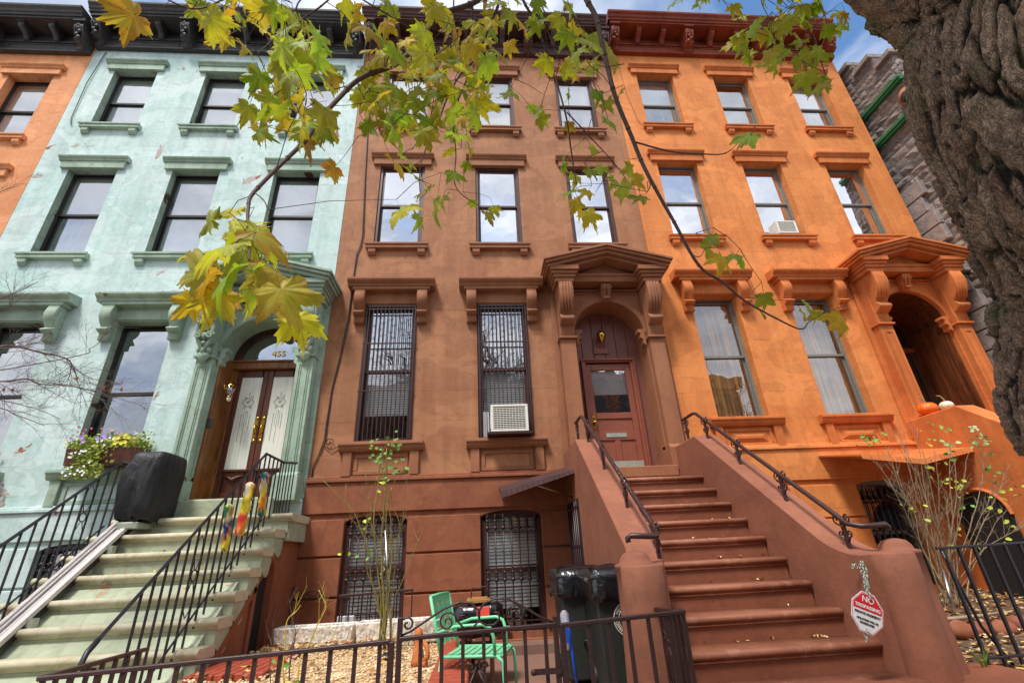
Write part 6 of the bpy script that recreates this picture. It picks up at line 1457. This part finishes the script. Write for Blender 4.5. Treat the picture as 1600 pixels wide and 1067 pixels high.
# flat dark sheet as shade of the arched opening in the orange stoop side and bin silhouettes
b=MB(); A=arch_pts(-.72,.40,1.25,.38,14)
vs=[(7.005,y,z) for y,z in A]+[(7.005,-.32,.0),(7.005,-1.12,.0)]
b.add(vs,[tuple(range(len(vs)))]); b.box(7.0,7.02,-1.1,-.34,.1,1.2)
part('under_stoop_shade_panel',b,M['dark'],SO_)
b=MB()
for i in range(15):
    a,c=A[i],A[min(i+1,14)]
    if i<14: b.tube([(7.0,a[0],a[1]),(7.0,c[0],c[1])],.03,4)
part('arch_trim',b,M['orange_trim'],SO_)
# ------------------------------------------------------------------ far side of the street (seen in the window panes)
def opp(x0,x1,h,mat,label):
    t=thing('row_house',((x0+x1)/2,-30,-1),label,'house'); b=MB(); b.box(x0,x1,-38,-28,-3,h); b.box(x0,x1,-27.996,-27.5,h-.8,h+.1); part('wall',b,M[mat],t)
    for i in range(3):
        for k in range(4):
            cx=x0+(i+.5)*(x1-x0)/3; z=2+k*3
            if z+2>h-1: continue
            b=MB(); b.box(cx-.5,cx+.5,-28+.002,-27.93,z,z+1.9); part('window',b,M['fr_black'],t)
for i,(x,h,m_,l) in enumerate(((-24,13.5,'brown','brown rowhouse across the street, farthest left'),(-17.5,14.4,'orange_far','tan rowhouse across the street'),(-11,13.8,'brown_low','dark brown rowhouse across the street, left of centre'),(-4.5,14.3,'mint_step','pale green rowhouse straight across the street'),(2,13.9,'brown','brown rowhouse across the street, right of centre'),(8.5,14.6,'brown_low','dark rowhouse across the street at the right'),(15,14,'orange_far','tan rowhouse across the street, farthest right'))): opp(x,x+6.45,h,m_,l)
def street_tree(x,y,h,label):
    t=thing('street_tree',(x,y,-.5),label,'tree'); b=MB(); b.tube([(x,y,-.8),(x+.1,y,h*.25),(x,y+.1,h*.45)],[.26,.2,.15],8); part('trunk',b,M['twig'],t); b=MB()
    for i in range(7): grow(b,Vector((x,y+.1,h*(.3+.02*i))),Vector((U_(-1,1),U_(-1,1),U_(.7,1.6))),h*.32,.085,5,.55,3,.04)
    part('crown',b,M['twig'],t)
street_tree(-5.5,-17,12,'bare tree across the street, left'); street_tree(3,-18,13,'bare tree across the street, centre'); street_tree(10,-17,12,'bare tree across the street, right')
# ------------------------------------------------------------------ sky and light
W=bpy.data.worlds.new('World'); SC.world=W; W.use_nodes=True; nt=W.node_tree; nt.nodes.clear(); N_=nt.nodes.new
EL,AZ=math.radians(42),math.radians(0)
sundir=Vector((-.30,-.48,1.0)).normalized()   # towards the sun
out=N_('ShaderNodeOutputWorld'); bg=N_('ShaderNodeBackground'); sk=N_('ShaderNodeTexSky'); sk.sky_type='NISHITA'; sk.sun_disc=False
sk.sun_elevation=math.asin(sundir.z); sk.sun_rotation=math.atan2(sundir.x,sundir.y); sk.air_density=1.3; sk.dust_density=.3; sk.ozone_density=2.5
tc=N_('ShaderNodeTexCoord'); mp=N_('ShaderNodeMapping'); mp.inputs['Scale'].default_value=(1.0,1.0,2.2); mp.inputs['Location'].default_value=(.35,.1,.2)
nz=N_('ShaderNodeTexNoise'); nz.inputs['Scale'].default_value=2.3; nz.inputs['Detail'].default_value=9; nz.inputs['Roughness'].default_value=.58; nz.inputs['Distortion'].default_value=.5
rp=N_('ShaderNodeValToRGB'); e=rp.color_ramp.elements; e[0].position=.38; e[1].position=.70; e[0].color=(0,0,0,1)
mx=N_('ShaderNodeMixRGB'); n2=N_('ShaderNodeTexNoise'); n2.inputs['Scale'].default_value=3.4; n2.inputs['Detail'].default_value=8; n2.inputs['Distortion'].default_value=.8; nt.links.new(mp.outputs[0],n2.inputs[0]); cr=N_('ShaderNodeValToRGB'); cr.color_ramp.elements[0].position=.36; cr.color_ramp.elements[1].position=.62; cr.color_ramp.elements[0].color=(3.6,3.9,4.6,1); cr.color_ramp.elements[1].color=(7.8,7.9,8.2,1); nt.links.new(n2.outputs['Fac'],cr.inputs[0]); nt.links.new(cr.outputs[0],mx.inputs[2])
L_=nt.links.new; L_(tc.outputs['Generated'],mp.inputs[0]); L_(mp.outputs[0],nz.inputs[0]); L_(nz.outputs['Fac'],rp.inputs[0]); sp=N_('ShaderNodeSeparateXYZ'); L_(tc.outputs['Generated'],sp.inputs[0]); mr=N_('ShaderNodeMapRange'); mr.inputs[1].default_value=.3; mr.inputs[2].default_value=-.5; mr.inputs[3].default_value=-.02; mr.inputs[4].default_value=.22; L_(sp.outputs[1],mr.inputs[0])
ad=N_('ShaderNodeMath'); ad.operation='ADD'; L_(nz.outputs['Fac'],ad.inputs[0]); L_(mr.outputs[0],ad.inputs[1]); L_(ad.outputs[0],rp.inputs[0])
L_(rp.outputs[0],mx.inputs[0]); 
hs=N_('ShaderNodeHueSaturation'); hs.inputs['Saturation'].default_value=1.15; L_(sk.outputs[0],hs.inputs['Color']); L_(hs.outputs[0],mx.inputs[1]); L_(mx.outputs[0],bg.inputs[0]); L_(bg.outputs[0],out.inputs[0]); bg.inputs[1].default_value=.12
sl=bpy.data.lights.new('sun','SUN'); sl.energy=2.7; sl.angle=math.radians(12); sl.color=(1,.95,.88); so=bpy.data.objects.new('sun',sl); COL.objects.link(so); so.rotation_euler=sundir.to_track_quat('Z','Y').to_euler()
GR={'house':'rowhouses','stoop':'front stoops','awning':'awnings over the areaways','planter':'stone planters','air conditioner':'window air conditioners','fence':'iron fences','bin':'rubbish bins by the stoop','pumpkin':'pumpkins on the cheek wall','flower box':'window flower boxes','bush':'bushes and saplings','wall lamp':'door lanterns','cable':'cables on the facades','scarf':'scarves on the black railing','edging':'terracotta edgings','tree':'trees'}
for o in SC.objects:
    if o.parent is None and o.get('category') in GR and not o.get('group'): o['group']=GR[o['category']]
SC.view_settings.view_transform='Standard'; SC.view_settings.look='None'; SC.view_settings.exposure=.74; SC.view_settings.gamma=1
